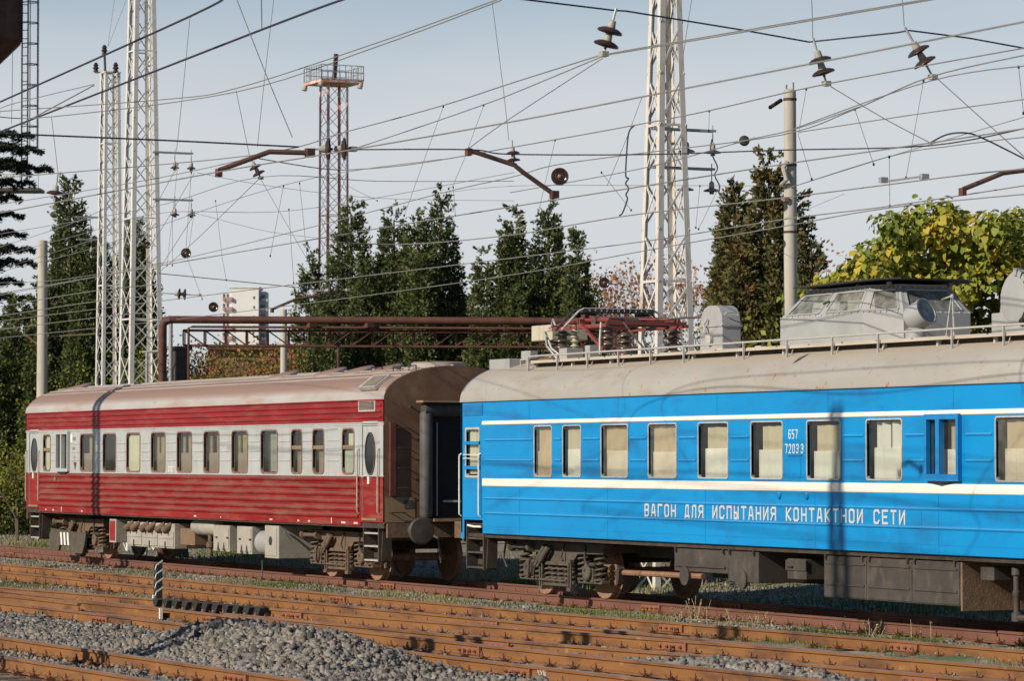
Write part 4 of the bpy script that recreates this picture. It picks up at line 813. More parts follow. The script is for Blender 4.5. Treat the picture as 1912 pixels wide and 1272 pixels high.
# underfloor boxes
def panelbox(x0, x1, z0, z1, n, name, ribs=(.3, .8), y0=.1, y1=1.3):
    o = ubox(BC, name, x0, x1, z0, z1, C['boxgrey'], y0=y0, y1=y1)
    for k in range(n):
        a = x0+(x1-x0)*k/n; b = x0+(x1-x0)*(k+1)/n
        if n > 1: MB().box(a+.02, b-.02, y0-.012, y0, z0+.02, z1-.02).build('panel', C['boxgrey'], o, bevel=.005)
        for s in ribs: MB().box(a+.06, b-.06, y0-.03, y0-.012 if n > 1 else y0, z0+(z1-z0)*s, z0+(z1-z0)*s+.03).build('panel_rib', C['boxgrey'], o)
        MB().box(a+.07, a+.11, y0-.04, y0-.0, z1-.06, z1+.02).build('hinge', C['under'], o); MB().box(b-.13, b-.09, y0-.04, y0, z1-.06, z1+.02).build('hinge', C['under'], o)
    return o
panelbox(X(1264), X(1364), .62, 1.0, 1, 'long_box', ribs=(.22,)); panelbox(X(1364)+.01, X(1421), .50, 1.0, 1, 'square_box', ribs=(), y1=1.0)
o = ubox(BC, 'small_box', X(1470), X(1505), .60, .92, C['boxgrey'], y0=.15, y1=.9); MB().box(X(1470)-.02, X(1505)+.02, .13, .15, .74, .90).build('box_lid', C['boxgrey'], o); MB().tube([(X(1472), .12, .8), (X(1484), .1, .8)], .015, 6).build('latch', C['under'], o)
panelbox(X(1544), X(1799), .36, 1.0, 3, 'battery_box', y1=1.5); MB().box(X(1799)+.01, X(1799)+.05, .1, 1.5, .30, 1.0).build('box_end', C['boxbrown'], BC)
MB().lathe([(.07, 0), (.07, .1), (.045, .12), (.045, .32), (.06, .33), (.06, .38), (.045, .4), (.045, .62), (.075, .64), (.075, .75)], (X(1887), .25, .95), (0, 0, -1), 12).build('drain_pipe', C['boxgrey'], BC, smooth=True); MB().tube([(X(1887), .25, .25), (X(1887)+.7, .3, .25)], .045, 8).build('drain_pipe', C['boxgrey'], BC)
ubox(BC, 'junction_box', X(1825), X(1850), .75, .95, C['boxgrey'], y0=.2, y1=.5)
for x in (X(1285), X(1392)): MB().lathe([(.16, 0), (.16, .05), (.05, .06)], (x, .12, .55), (0, -1, 0), 16).build('round_cover', C['boxgrey'], BC)
MB().tube([(9.3, .08, 1.03), (26, .08, 1.03)], .018, 6).build('conduit', C['boxgrey'], BC)
MB().tube([(8.5, .8, .48), (11.6, .85, .5)], .05, 8).build('drive_shaft', C['wheel'], BC, smooth=True)
# ================================================================ roof of the blue carriage
def rp(px, py, y): return uY(px, py, y)
rail_ = MB(); xs_post = [5.75, 6.95, 8.15, 9.35, 10.55, 11.75, 13.8, 15.2, 16.6, 17.95, 20.0, 21.35, 22.7, 24.0, 25.3]
RG = MB().tube([(5.7, .42, 4.12), (5.7, .40, 4.34), (5.76, .4, 4.36), (25.6, .4, 4.39)], .017, 8).build('roof_railing', C['railgrey'], BC, smooth=True)
for x in xs_post: MB().bar((x, .40, ell(.36, BZ, BA)-.03), (x, .40, 4.37), .03, .022).build('railing_post', C['railgrey'], RG); MB().bar((x+.03, .44, ell(.36, BZ, BA)+.0), (x+.03, .5, 4.24), .012).build('railing_brace', C['railgrey'], RG)
DK = MB().box(5.75, 26, .44, 1.0, 4.235, 4.265).build('roof_walk', C['deck'], BC)
for k, x in enumerate(np.arange(5.75, 25.9, .505)):
    if k % 2 == 0: MB().box(x, x+.95, .44, .74, 4.267, 4.285).build('plank', C['deck'], DK)
    if k % 3 == 0: MB().box(x, x+.05, .52, .95, 4.12, 4.234).build('walk_bracket', C['railgrey'], DK)
MB().box(5.8, 25.9, .58, .64, 4.08, 4.234).build('walk_shade_strip', C['under'], DK)  # added dark strip standing in for the shade in the gap under the walk
MB().box(3.62, 4.5, .6, 1.5, 4.15, 4.36).build('roof_box', C['roofgrey'], BC, bevel=.01)
MB().tube([(5.0, .6, 4.2), (5.0, .6, 4.32), (5.25, .6, 4.32), (5.25, .6, 4.2)], .014, 6).build('grab_loop', C['railgrey'], BC)
def porc(mb, x, y, z, h, r, n=4, core=.5, seg=18):
    P = [(r*core, 0)]
    for k in range(n):
        a = h*(k+.25)/n; P += [(r*core, a), (r, a+h*.12/n*1), (r*.98, a+h*.22/n), (r*core, a+h*.5/n)]
    P += [(r*core, h)]; return mb.lathe(P, (x, y, z), n=seg)
# pedestal insulator with the beige box
mb = porc(MB(), 5.2, 1.2, 4.32, .36, .2, 3); mb.lathe([(.3, 0), (.3, .12)], (5.2, 1.2, 4.24), n=18); mb.build('pedestal_insulator', C['porc'], BC, smooth=True)
MB().box(4.62, 5.5, 1.0, 1.75, 4.68, 4.97).build('beige_box', C['roofbeige'], BC, bevel=.02)
MB().box(4.5, 4.9, .85, 1.0, 4.35, 4.5).build('roof_box', C['roofgrey'], BC)
mb = porc(MB(), 6.55, .95, 4.5, .42, .085, 5); mb.build('thin_insulator', C['roofbeige'], BC, smooth=True); MB().box(6.3, 6.62, .75, 1.1, 4.26, 4.5).build('roof_box', C['roofgrey'], BC, bevel=.01)
MB().box(7.35, 7.55, .75, 1.0, 4.28, 4.52).build('roof_box', C['roofgrey'], BC, bevel=.01)
# folded pantograph
PX = 7.0
pan = MB()
for y in (.75, 2.35): pan.bar((PX-1.05, y, 4.86), (PX+1.25, y, 4.86), .07, .06)
for x in (PX-1.0, PX+1.2): pan.bar((x, .75, 4.9), (x, 2.35, 4.9), .07, .06)
pan = pan.build('pantograph', C['pantored'], BC)
for x in (PX-.85, PX+1.0):
    for y in (.9, 2.2): porc(MB(), x, y, 4.36, .46, .17, 4).build('insulator', C['porc'], pan, smooth=True)
for y, s in ((.85, 1), (2.25, -1)):
    MB().tube([(PX-.9, y, 4.93), (PX-.2, y+.05*s, 5.0), (PX+1.15, y, 4.95)], .035, 8).build('lower_arm', C['pantored'], pan, smooth=True)
    MB().tube([(PX+1.15, y, 4.97), (PX+.2, y+.12*s, 5.04), (PX-.05, y+.15*s, 5.08)], .024, 8).build('upper_arm', C['pantored'], pan, smooth=True)
MB().tube([(PX-.05, .85, 5.02), (PX+1.1, 2.2, 4.98)], .02, 8).build('cross_tube', C['pantored'], pan); MB().tube([(PX-.1, 2.2, 5.02), (PX+1.1, .85, 4.98)], .02, 8).build('cross_tube', C['pantored'], pan)
MB().bar((PX+.1, .75, 4.95), (PX+.1, 2.35, 4.95), .12, .1).build('main_shaft', C['pantored'], pan); MB().tube([(PX+.6, .8, 4.95), (PX+.6, 2.3, 4.95)], .09, 12).build('spring_tube', C['porc'], pan, smooth=True)
MB().bar((PX+.3, .7, 4.9), (PX+1.5, .55, 4.42), .05).build('red_strut', C['pantored'], pan)
for dx in (-.12, .12):
    MB().tube([(PX+dx, .40, 4.80), (PX+dx, .46, 4.86), (PX+dx, .74, 5.14), (PX+dx, .84, 5.19), (PX+dx, 2.26, 5.19), (PX+dx, 2.36, 5.14), (PX+dx, 2.62, 4.84), (PX+dx, 2.66, 4.7)], .022, 8).build('pan_bow', C['railgrey'] if dx > 0 else C['carbon'], pan, smooth=True)
hd = MB().box(PX-.15, PX+.15, .84, 2.26, 5.13, 5.20).build('pan_head', C['carbon'], pan)
for k, ch in enumerate('54321012345'):
    mb = MB(); y0 = .94+k*.117
    for s in SEG[ch]:
        for (a, b), (c, e) in zip(s, s[1:]): mb.bar((PX+.152, y0+a*.03, 5.148+b*.04), (PX+.152, y0+c*.03, 5.148+e*.04), .004, .008, up=(1, 0, 0))
    mb.build('scale_digit', M['white'], hd)
MB().box(PX-.1, PX+.1, .9, 1.1, 5.0, 5.12).build('head_spring_box', C['under'], pan); MB().box(PX-.1, PX+.1, 2.0, 2.2, 5.0, 5.12).build('head_spring_box', C['under'], pan)
for q in ([(6.3, .62, 4.85), (6.15, .55, 4.8), (6.1, .6, 4.55), (6.35, .7, 4.3)], [(5.5, 1.0, 4.98), (5.65, .95, 5.05), (5.8, .9, 5.0), (6.1, .8, 4.85)], [(6.05, .6, 4.8), (6.2, .65, 4.5), (6.45, .8, 4.3)], [(8.3, .6, 4.9), (8.35, .55, 4.6), (8.45, .5, 4.3)]): MB().tube(q, .02, 6).build('roof_cable', C['railgrey'], BC, smooth=True)
MB().tube([(8.2, 2.0, 4.98), (9.5, 1.6, 4.95), (11.3, 1.3, 4.9)], .02, 6).build('busbar', C['porc'], BC); MB().tube([(8.4, 1.0, 4.9), (9.3, .8, 4.55), (9.9, .7, 4.32)], .018, 6).build('roof_cable', C['rubber'], BC)
# hooded grey housing
hp = [(1.0, 4.27), (1.0, 4.72), (1.01, 4.88), (1.05, 4.99), (1.12, 5.05), (1.22, 5.05), (1.3, 4.99), (1.35, 4.88), (1.36, 4.72), (1.36, 4.27)]
H = MB().prism([(11.22, 4.27), (11.22, 4.74), (11.26, 4.9), (11.36, 5.02), (11.5, 5.07), (11.74, 5.07), (11.88, 5.02), (11.97, 4.9), (12.0, 4.74), (12.0, 4.27)], 'y', 1.0, 1.36); H = H.build('hooded_housing', C['roofgrey'], BC, bevel=.012)
MB().box(11.2, 12.02, .98, 1.38, 4.71, 4.735).build('housing_flange', C['roofgrey'], H); MB().lathe([(.1, 0), (.1, .05), (.05, .06)], (11.6, .99, 4.5), (0, -1, 0), 14).build('housing_boss', C['railgrey'], H)
MB().tube([(11.55, .96, 4.85), (11.5, .92, 4.75), (11.58, .92, 4.6)], .02, 6).build('housing_lever', C['railgrey'], H); MB().tube([(12.0, 1.05, 4.9), (12.05, 1.05, 4.94), (12.05, 1.3, 4.94), (12.0, 1.3, 4.9)], .012, 6).build('handle', C['railgrey'], H)
for x in (11.6, 12.9, 14.0): MB().box(x+.3, x+.5, .95, 1.05, 4.27, 4.34).build('roof_stub', C['deck'], BC)
# observation cabin: lower box, leaning glazed upper part, black sun roof
cz0, cz1, cz2 = 4.27, 4.72, 5.14
base = [(14.68, .58), (17.22, .58), (17.80, .95), (17.80, 2.15), (17.22, 2.52), (14.68, 2.52)]
top = [(15.05, .86), (17.0, .86), (17.42, 1.12), (17.42, 1.98), (17.0, 2.24), (15.05, 2.24)]
cb = MB().prism(base, 'z', cz0, cz1); CB = cb.build('observation_cabin', C['roofgrey'], BC)
def lerp2(a, b, t): return (a[0]+(b[0]-a[0])*t, a[1]+(b[1]-a[1])*t)
def face_pt(i, s, t, o=0):                            # point on the leaning face i: s along, t up
    j = (i+1) % 6; b = lerp2(base[i], base[j], s); u = lerp2(top[i], top[j], s); p = lerp2(b, u, t)
    nx_, ny_ = (base[j][1]-base[i][1]), -(base[j][0]-base[i][0]); L_ = math.hypot(nx_, ny_); return Vector((p[0]+nx_/L_*o, p[1]+ny_/L_*o, cz1+(cz2-cz1)*t))
WINS = {0: [(.045, .46), (.54, .95)], 1: [(.12, .88)], 2: [(.08, .92)], 3: [(.12, .88)], 4: [(.05, .46), (.54, .95)], 5: [(.1, .9)]}
for i in range(6):
    up = MB(); ws = WINS[i]; ss = sorted({0, 1, *[v for w_ in ws for v in w_]}); tt = [0, .12, .86, 1]
    for a, b in zip(ss, ss[1:]):
        for c, d in zip(tt, tt[1:]):
            if any(w_[0] < (a+b)/2 < w_[1] for w_ in ws) and c == .12: continue
            up.quad(face_pt(i, a, c), face_pt(i, b, c), face_pt(i, b, d), face_pt(i, a, d))
    up.build('cabin_panel', C['roofgrey'], CB)
    for a, b in ws:
        tri = i in (1, 3)
        a2, b2 = (a+.28, b-.22) if tri else (a+.02, b-.02)
        g_ = MB(); g_.quad(face_pt(i, a-.01, .10, -.006), face_pt(i, b+.01, .10, -.006), face_pt(i, b+.01, .88, -.006), face_pt(i, a-.01, .88, -.006)); g_.build('cabin_window', C['glasscab'], CB)
        f_ = MB(); C4 = [(a, .12), (b, .12), (b, .86), (a, .86)]
        for (p, q), (r_, s_) in zip(C4, C4[1:]+C4[:1]): f_.bar(face_pt(i, p, q, .006), face_pt(i, r_, s_, .006), .035, .02)
        f_.build('window_surround', C['roofgrey'], CB)
    n_ = 14 if i in (0, 4) else 7                     # rivets round the faces
    rv = MB()
    for k in range(n_+1):
        for t in (.04, .95): p = face_pt(i, k/n_, t, .004); rv.obox(p, (.012, 0, 0), (0, .012, 0), (0, 0, .012))
    rv = rv.build('rivet', C['railgrey'], CB); rv['kind'] = 'stuff'
MB().prism(top, 'z', cz2-.004, cz2+.03).build('cabin_top', C['roofgrey'], CB)
for q, m_ in (((14.9, 17.2, 1.1, 2.0), 'inner'),): MB().box(q[0], q[1], q[2], q[3], cz1, cz1+.03).build('cabin_shelf', C['inner'], CB)
MB().box(15.0, 16.0, .98, 1.0, cz1, cz2-.06).build('cabin_blind', C['curwhite'], CB); MB().box(16.1, 16.95, .98, 1.0, cz1, cz2-.06).build('cabin_blind', C['curbeige'], CB)
sr = MB(); pl = [(15.05, .6, 5.195), (17.5, .66, 5.23), (17.72, .95, 5.235), (17.72, 2.15, 5.23), (17.5, 2.42, 5.215), (15.05, 2.42, 5.185)]
sr.add([Vector(p) for p in pl]+[Vector(p)+Vector((0, 0, .02)) for p in pl], [tuple(range(5, -1, -1)), tuple(range(6, 12))]+[(i, (i+1) % 6, (i+1) % 6+6, i+6) for i in range(6)]); sr.build('sun_roof', C['carbon'], CB)
for x in (15.3, 16.4, 17.3):
    for y in (1.0, 2.1): MB().box(x-.03, x+.03, y-.03, y+.03, cz2, 5.21).build('roof_support', C['roofgrey'], CB)
MB().bar(face_pt(0, .50, .55, .02), face_pt(0, .50, .45, .1), .03).build('window_wiper', C['rubber'], CB)
# searchlight
SL = MB().lathe([(.16, 0), (.16, .16), (.1, .2), (.08, .3)], (18.3, .85, 4.27), n=18).build('searchlight', C['roofgrey'], BC, smooth=True)
ax = (cR*.62-Vector((cF.x, cF.y, 0))*.62+Vector((0, 0, .38))).normalized(); oc = Vector((18.3, .85, 4.62))-ax*.1
MB().lathe([(.05, -.02), (.17, 0), (.205, .06), (.205, .30), (.218, .305), (.218, .33), (.19, .33), (.17, .22), (.0, .16)], oc, ax, 26).build('lamp_drum', C['roofgrey'], SL, smooth=True)
MB().lathe([(.188, .318), (.10, .325), (.0, .328)], oc, ax, 26).build('lamp_glass', C['glasscab'], SL, smooth=True); MB().lathe([(.18, .16), (.1, .08), (.02, .07)], oc, ax, 20).build('reflector', C['mirror'], SL, smooth=True)
MB().lathe([(.17, 0), (.17, .14)], (19.3, 1.75, 4.27), n=18).build('round_base', C['roofgrey'], BC, smooth=True)
AF = MB().bar((19.3, .75, 4.27), (19.38, .8, 4.92), .022).build('stand', C['railgrey'], BC); MB().bar((19.52, .75, 4.27), (19.4, .8, 4.92), .022).build('stand_leg', C['railgrey'], AF); MB().bar((19.1, .8, 4.85), (19.4, .8, 4.9), .018).build('stand_arm', C['railgrey'], AF)
# round machine on its plinth at the right edge
Q = MB().box(20.35, 22.3, .85, 2.0, 4.27, 4.60).build('machine_plinth', C['roofgrey'], BC, bevel=.015)
cyl = [(21.0+.62*math.cos(t), 4.72+.46*math.sin(t)) for t in np.linspace(0, math.pi, 15)]
MB().prism([(20.5, 4.6)]+[(20.95-.42*math.cos(t), 4.78+.42*math.sin(t)) for t in np.linspace(0, math.pi, 13)]+[(21.4, 4.6)], 'y', .9, 1.9).build('machine_hood', C['roofgrey'], Q, smooth=True)
MB().lathe([(.36, 0), (.36, .05), (.30, .07)], (20.95, .9, 4.78), (0, -1, 0), 26).build('machine_face', C['roofgrey'], Q, smooth=True)
for k in range(9):
    t = R(80-k*17); p = Vector((20.95+.40*math.cos(t), .86, 4.78+.40*math.sin(t))); tg = Vector((-math.sin(t), 0, math.cos(t))); rd = Vector((math.cos(t), 0, math.sin(t)))
    MB().obox(p, tg*.045, (0, .05, 0), rd*.05).build('chain_link', C['roofgrey'] if k < 6 else M['blackmetal'], Q)
MB().box(21.5, 22.2, .9, 1.9, 4.6, 5.2).build('machine_cover', C['roofgrey'], Q, bevel=.04)

# far side underfloor equipment
for car, x0, x1, z0 in ((RC, -18.2, -12.2, .5), (RC, -11.6, -5.5, .48), (BC, 10.0, 14.6, .42), (BC, 15.0, 21.5, .4)): ubox(car, 'far_side_box', x0, x1, z0, 1.02, C['under'], y0=1.9, y1=2.95)

# ================================================================ lattice masts
M['mast'] = mat('mast_paint', (.5, .47, .425), (.57, .535, .49), scale=3, rough=.6, spots=[((.30, .13, .07), 3.2, .6, .72, (1, 1, .5)), ((.44, .37, .29), 5, .55, .7, (1, 1, .4))])
M['mast2'] = mat('mast_paint_clean', (.6, .58, .54), (.52, .5, .46), scale=3, rough=.6, spots=[((.35, .22, .15), 4, .63, .73, (1, 1, .5))])
M['redmast'] = mat('red_mast_paint', (.55, .17, .11), (.6, .28, .2), scale=.6, rough=.7, spots=[((.62, .56, .5), .9, .48, .56, (1, 1, 1.2))])
M['galv'] = mat('galvanised', (.28, .28, .28), (.36, .36, .35), scale=8, rough=.5, metal=.3)
M['concrete'] = mat('pole_concrete', (.36, .33, .28), (.43, .40, .34), scale=2.2, rough=.85, bump=.15, stretch=(1, 1, .3), spots=[((.27, .23, .18), 3, .56, .72, (2, 2, .2))])
M['rustpipe'] = mat('rusty_pipe', (.06, .02, .014), (.1, .038, .024), scale=2.5, rough=.75, spots=[((.15, .07, .045), 6, .6, .72, (1, 1, 1))])
M['rustarm'] = mat('rust_arm', (.04, .018, .015), (.075, .034, .026), scale=5, rough=.7)
M['wire'] = mat('wire_metal', (.15, .145, .14), (.2, .19, .18), scale=2, rough=.5)
M['wirethin'] = mat('wire_thin', (.16, .155, .16), rough=.6)
M['cable'] = mat('cable_black', (.03, .03, .045), rough=.55)
M['disc'] = mat('insulator_brown', (.03, .016, .013), (.055, .03, .022), scale=6, rough=.22, spec=.6)
M['cap'] = mat('insulator_cap', (.27, .25, .21), (.36, .34, .28), scale=9, rough=.6)
def mast(label, x, y, h, w0, w1, leg, br, m, n, group=None, single_from=None, zb=-.3, name='lattice_mast', ties=()):
    t = thing(name, label, 'mast', (x, y, zb), group); W_ = lambda z: w0+(w1-w0)*(z-zb)/h
    cor = [(-1, -1), (1, -1), (1, 1), (-1, 1)]
    P = lambda k, z: Vector((x+cor[k % 4][0]*W_(z)/2, y+cor[k % 4][1]*W_(z)/2, z))
    for k in range(4):                               # angle iron legs: two thin flanges
        a, b = P(k, zb), P(k, zb+h); cx, cy = cor[k]; f = MB(); th = leg*.16
        sx, sy = -cx, -cy; vs = []
        for q in (a, b):
            for u, v in ((0, 0), (leg, 0), (leg, th), (th, th), (th, leg), (0, leg)): vs.append(q+Vector((sx*u, sy*v, 0)))
        f.add(vs, [(0, 1, 2, 3, 4, 5), (11, 10, 9, 8, 7, 6)]+[(i, (i+1) % 6, (i+1) % 6+6, i+6) for i in range(6)]); f.build('leg', m, t)
    zs = [zb+h*(1-(1-i/n)**1.0) for i in range(n+1)]
    for i in range(n):
        for k in range(4):
            a0, b0, a1, b1 = P(k, zs[i]), P(k+1, zs[i]), P(k, zs[i+1]), P(k+1, zs[i+1])
            ins = Vector((-(cor[k][0]+cor[(k+1) % 4][0]), -(cor[k][1]+cor[(k+1) % 4][1]), 0))*.004
            if single_from is None: MB().bar(a0+ins, b1+ins, br, br*.35, up=ins).build('brace', m, t); MB().bar(b0+ins*3, a1+ins*3, br, br*.35, up=ins).build('brace', m, t)
            elif (i+k) % 2: MB().bar(a0+ins, b1+ins, br, br*.35, up=ins).build('brace', m, t)
            else: MB().bar(b0+ins, a1+ins, br, br*.35, up=ins).build('brace', m, t)
            if i in ties: MB().bar(a0+ins*2, b0+ins*2, br*1.3, br*.5, up=ins).build('tie_bar', m, t)
    for k in range(4): MB().bar(P(k, zb+h), P(k+1, zb+h), br*1.3).build('tie_bar', m, t)
    return t
def at(px, y): p = uY(px, 857, y); return p.x, p.y
xL, yL = at(262, 6.0); TL = mast('tall white lattice mast beside a thinner mast behind the red carriage', xL, yL, 19.5, 1.18, .52, .13, .032, M['mast2'], 20, ties=(4, 7, 10, 15))
xL2, yL2 = at(203, 8.0); TL2 = mast('thin white lattice mast with insulator cross on top, behind the red carriage', xL2, yL2, 15.0, .78, .5, .10, .03, M['mast2'], 20, ties=(5, 11, 17))
xR, yR = at(1244, 6.0); TR = mast('rust streaked white lattice mast rising behind the blue carriage', xR, yR, 16.0, 1.10, .30, .125, .04, M['mast'], 15, ties=(4, 6, 9, 12))
# masts on the near side of the yard, just outside the picture: their shadows lie on both carriages
sx = px_at(1562, 0, 2.2)
mast('white lattice mast left of the view whose shadow crosses the blue lettering', sx+.194*16.2, -16.2, 12.6, .95, .32, .12, .05, M['mast'], 16)
sx = px_at(180, 0, 2.4)
mast('white lattice mast left of the view whose shadow crosses the red carriage', sx+.194*13, -13.0, 16, .62, .45, .16, .05, M['mast'], 20)
# brackets with pin insulators on the masts
def lathe_ins(par, name, c, axis, dia, m, n=2, pitch=.55, caplen=.45, seg=18):
    """string of disc insulators: caps and brown discs along an axis, c = first disc"""
    a = Vector(axis).normalized(); D = dia
    for k in range(n):
        o = Vector(c)+a*(pitch*D*k)
        MB().lathe([(.08*D, -.36*D), (.14*D, -.33*D), (.18*D, -.06*D), (.18*D, -.03*D)], o, a, 12).build('cap', M['cap'], par, smooth=True)
        MB().lathe([(.18*D, -.06*D), (.34*D, -.02*D), (.49*D, .06*D), (.53*D, .13*D), (.49*D, .17*D), (.40*D, .12*D), (.36*D, .18*D), (.30*D, .12*D), (.24*D, .2*D), (.16*D, .12*D), (.08*D, .16*D), (.05*D, .3*D)], o, a, seg).build('disc', m, par, smooth=True)
def bracket(t, px, py, y, ln, nI=2, dn=.3, d=.17):
    p = uY(px, py, y); b = MB().bar(p, p+Vector((0, ln, 0)), .03, .05).build('bracket', M['galv'], t); MB().bar(p+Vector((.12, 0, .0)), p+Vector((.12, ln, .0)), .03, .05).build('bracket', M['galv'], t)
    for k in range(nI):
        q = p+Vector((.06, ln*(.97-.42*k), 0)); MB().tube([q+Vector((0, 0, .12)), q-Vector((0, 0, dn))], .012, 6).build('hanger', M['galv'], b)
        MB().lathe([(.02, 0), (.05, .04), (.06, .12), (.04, .16)], q-Vector((0, 0, dn-.06)), (0, 0, -1), 10).build('cap', M['cap'], b, smooth=True)
        MB().lathe([(.04, 0), (d, .05), (d, .075), (.05, .07), (.05, .13)], q-Vector((0, 0, dn+.08)), (0, 0, -1), 14).build('disc', M['disc'], b, smooth=True)
bracket(TR, 1215, 240, 5.6, 1.45); bracket(TR, 1213, 312, 5.6, 1.45); bracket(TL, 285, 284, 6.2, 1.2, d=.13); bracket(TL, 285, 372, 6.2, 1.2, d=.13)
bracket(TL2, 140, 405, 7.7, .9, 2, d=.1); bracket(TL2, 142, 447, 7.7, .9, 2, d=.1)
# insulator cross on the thin mast
ctop = uY(195, 95, 8.0); MB().tube([uY(199, 200, 8.0), ctop], .04, 6).build('cross_post', M['rustarm'], TL2); pL, pR = uY(179, 135, 8.0), uY(216, 135, 8.0); MB().bar(pL, pR, .05).build('cross_arm', M['rustarm'], TL2)
for q in (ctop, pL+Vector((0, 0, .12)), pR+Vector((0, 0, .12))): MB().lathe([(.03, -.12), (.09, -.1), (.06, -.02), (.11, 0), (.06, .08), (.09, .1), (.04, .2)], q, n=10).build('pin_insulator', M['disc'], TL2, smooth=True)
# ---------------------------------------------------------------- concrete poles
def pole(label, px, pyt, y, r0, r1, zb=-.4):
    p = uY(px, pyt, y); t = thing('concrete_pole', label, 'pole', (p.x, p.y, zb)); MB().lathe([(r0, 0), (r1, p.z-zb), (r1*.6, p.z-zb+.02)], (p.x, p.y, zb), n=20).build('shaft', M['concrete'], t, smooth=True); return t, p
PR, p = pole('thick round concrete pole in front of the dark green cypress', 1475, 168, 9.0, .175, .125)
for dz in (.22, 1.6, 3.0): MB().lathe([(.142, 0), (.142, .05)], (p.x, p.y, p.z-dz), n=18).build('band', M['rustarm'], PR)
MB().box(p.x-.1, p.x-.07, p.y-.05, p.y-.02, p.z, p.z+.12).build('pole_pin', M['galv'], PR); MB().box(p.x+.06, p.x+.09, p.y+.02, p.y+.05, p.z, p.z+.16).build('pole_pin', M['galv'], PR)
for k in range(6): MB().lathe([(.035, 0), (.045, .02), (.045, .05), (.035, .07)], Vector((p.x-.15-.085*k, p.y-.12, p.z-.2-.02*k)), (-1, 0, -.2), 10).build('string_insulator', M['disc'], PR)
MB().tube([p+Vector((.15, -.15, -1.5)), p+Vector((.1, -.22, -1.65)), p+Vector((.2, -.2, -1.9)), p+Vector((.0, -.22, -2.0))], .05, 7).build('clamp', M['cap'], PR, smooth=True); MB().box(p.x-.05, p.x+.15, p.y-.22, p.y-.12, p.z-2.35, p.z-2.25).build('clamp', C['tan'], PR)
PL, p = pole('slim pale concrete pole before the conifers at the left edge', 80, 450, 7.0, .20, .155)
for dz in (1.9, 7.0): pass
MB().bar(p+Vector((-.2, -.6, -3.0)), p+Vector((0, .9, -4.1)), .05).build('pole_arm', C['tan'], PL); MB().bar(p+Vector((0, .3, -3.1)), p+Vector((.4, 3.0, -2.9)), .05).build('pole_arm', C['tan'], PL)
for s in (-.35, -.22, .22, .35): MB().lathe([(.04, -.06), (.07, 0), (.04, .06)], p+Vector((0, s*1.6, -7.0)), (0, 1, 0), 10).build('pin_insulator', M['cap'], PL)

# ---------------------------------------------------------------- rusty pipe bridge behind the train
DG = 92.
g0, g1 = uD(312, 597, DG), uD(1205, 601, DG); gd = (g1-g0).normalized(); gn = Vector((-gd.y, gd.x, 0)); gz = g0.z
GB = thing('pipe_bridge', 'brown pipe bridge with a trussed girder running behind the red carriage', 'pipe bridge', (g0.x, g0.y, -.3))
MB().tube([g0+gd*.05, g1], .105, 14).build('pipe', M['rustpipe'], GB, smooth=True)
eb = g0-gd*.12
MB().tube([Vector((eb.x, eb.y, -.3)), eb-Vector((0, 0, .18)), eb+gd*.05-Vector((0, 0, .04)), g0+gd*.1], .115, 14).build('pipe_leg', M['rustpipe'], GB, smooth=True)
q = eb+gd*.22; MB().tube([Vector((q.x, q.y, -.3)), q-Vector((0, 0, .1))], .055, 10).build('thin_pipe', C['roofgrey'], GB, smooth=True)
MB().tube([eb+gd*.7-Vector((0, 0, 1.9)), eb+gd*.7-Vector((0, 0, .22)), eb+gd*.8-Vector((0, 0, .19)), g1-Vector((0, 0, .20))], .035, 8).build('thin_pipe', M['rustpipe'], GB, smooth=True)
zt_, zb_ = gz-.27, gz-.68; Lg = (g1-g0).length
tr0 = g0+gd*.4+gn*.35
for off_ in (0, .5):
    for z in (zt_, zb_): MB().bar(Vector((tr0.x, tr0.y, z))+gn*off_, Vector((tr0.x, tr0.y, z))+gd*(Lg-.4)+gn*off_, .05).build('chord', M['rustpipe'], GB)
    n = 22
    for k in range(n):
        a = tr0+gd*(Lg-.4)*k/n+gn*off_; b = tr0+gd*(Lg-.4)*(k+1)/n+gn*off_
        MB().bar((a.x, a.y, zt_), (a.x, a.y, zb_), .032).build('post', M['rustpipe'], GB)
        lo_, hi_ = (zb_, zt_) if k > 6 else (zt_, zb_); MB().bar((a.x, a.y, lo_), (b.x, b.y, hi_), .03).build('diagonal', M['rustpipe'], GB)
for f_ in (.42, .97, .3): q = g0+gd*Lg*f_; MB().box(q.x-.2, q.x+.2, q.y-.1, q.y+.1, gz-.22, gz-.1).build('saddle', M['rustpipe'], GB)
q = uD(337, 640, DG+.5); MB().box(q.x-.18, q.x+.18, q.y-.18, q.y+.18, -.3, zb_-.12).build('support_column', C['boxgrey'], GB); MB().box(q.x-.25, q.x+.25, q.y-.25, q.y+.25, zb_-.12, zb_-.03).build('column_head', C['boxgrey'], GB)
q = uD(1180, 640, DG+.5); MB().box(q.x-.18, q.x+.18, q.y-.18, q.y+.18, -.3, zb_-.03).build('support_column', C['boxgrey'], GB)
# small handrail frame left of the pipe
a, b = uD(265, 658, DG), uD(312, 655, DG); SF = MB().tube([a, b], .035, 8).build('pipe_stand', C['roofgrey'], GB)
for s in (.2, .85): q = a.lerp(b, s); MB().tube([q, Vector((q.x, q.y, -.3))], .04, 8).build('pipe_stand_leg', C['roofgrey'], GB)
# low red pipe at the left edge and its red railing
a, b = uZ(-40, 958, -.1), uZ(58, 958, -.1); a.z = b.z = uD(20, 936, (a-CAM).dot(cF)).z
LP_ = MB().tube([a, b], .13, 10).build('ground_pipe', mat('pale_red_pipe', (.30, .12, .08), (.36, .17, .12), scale=2, rough=.8)); tag(LP_, 'pale rust pipe running low over the ground at the left edge', 'pipe')
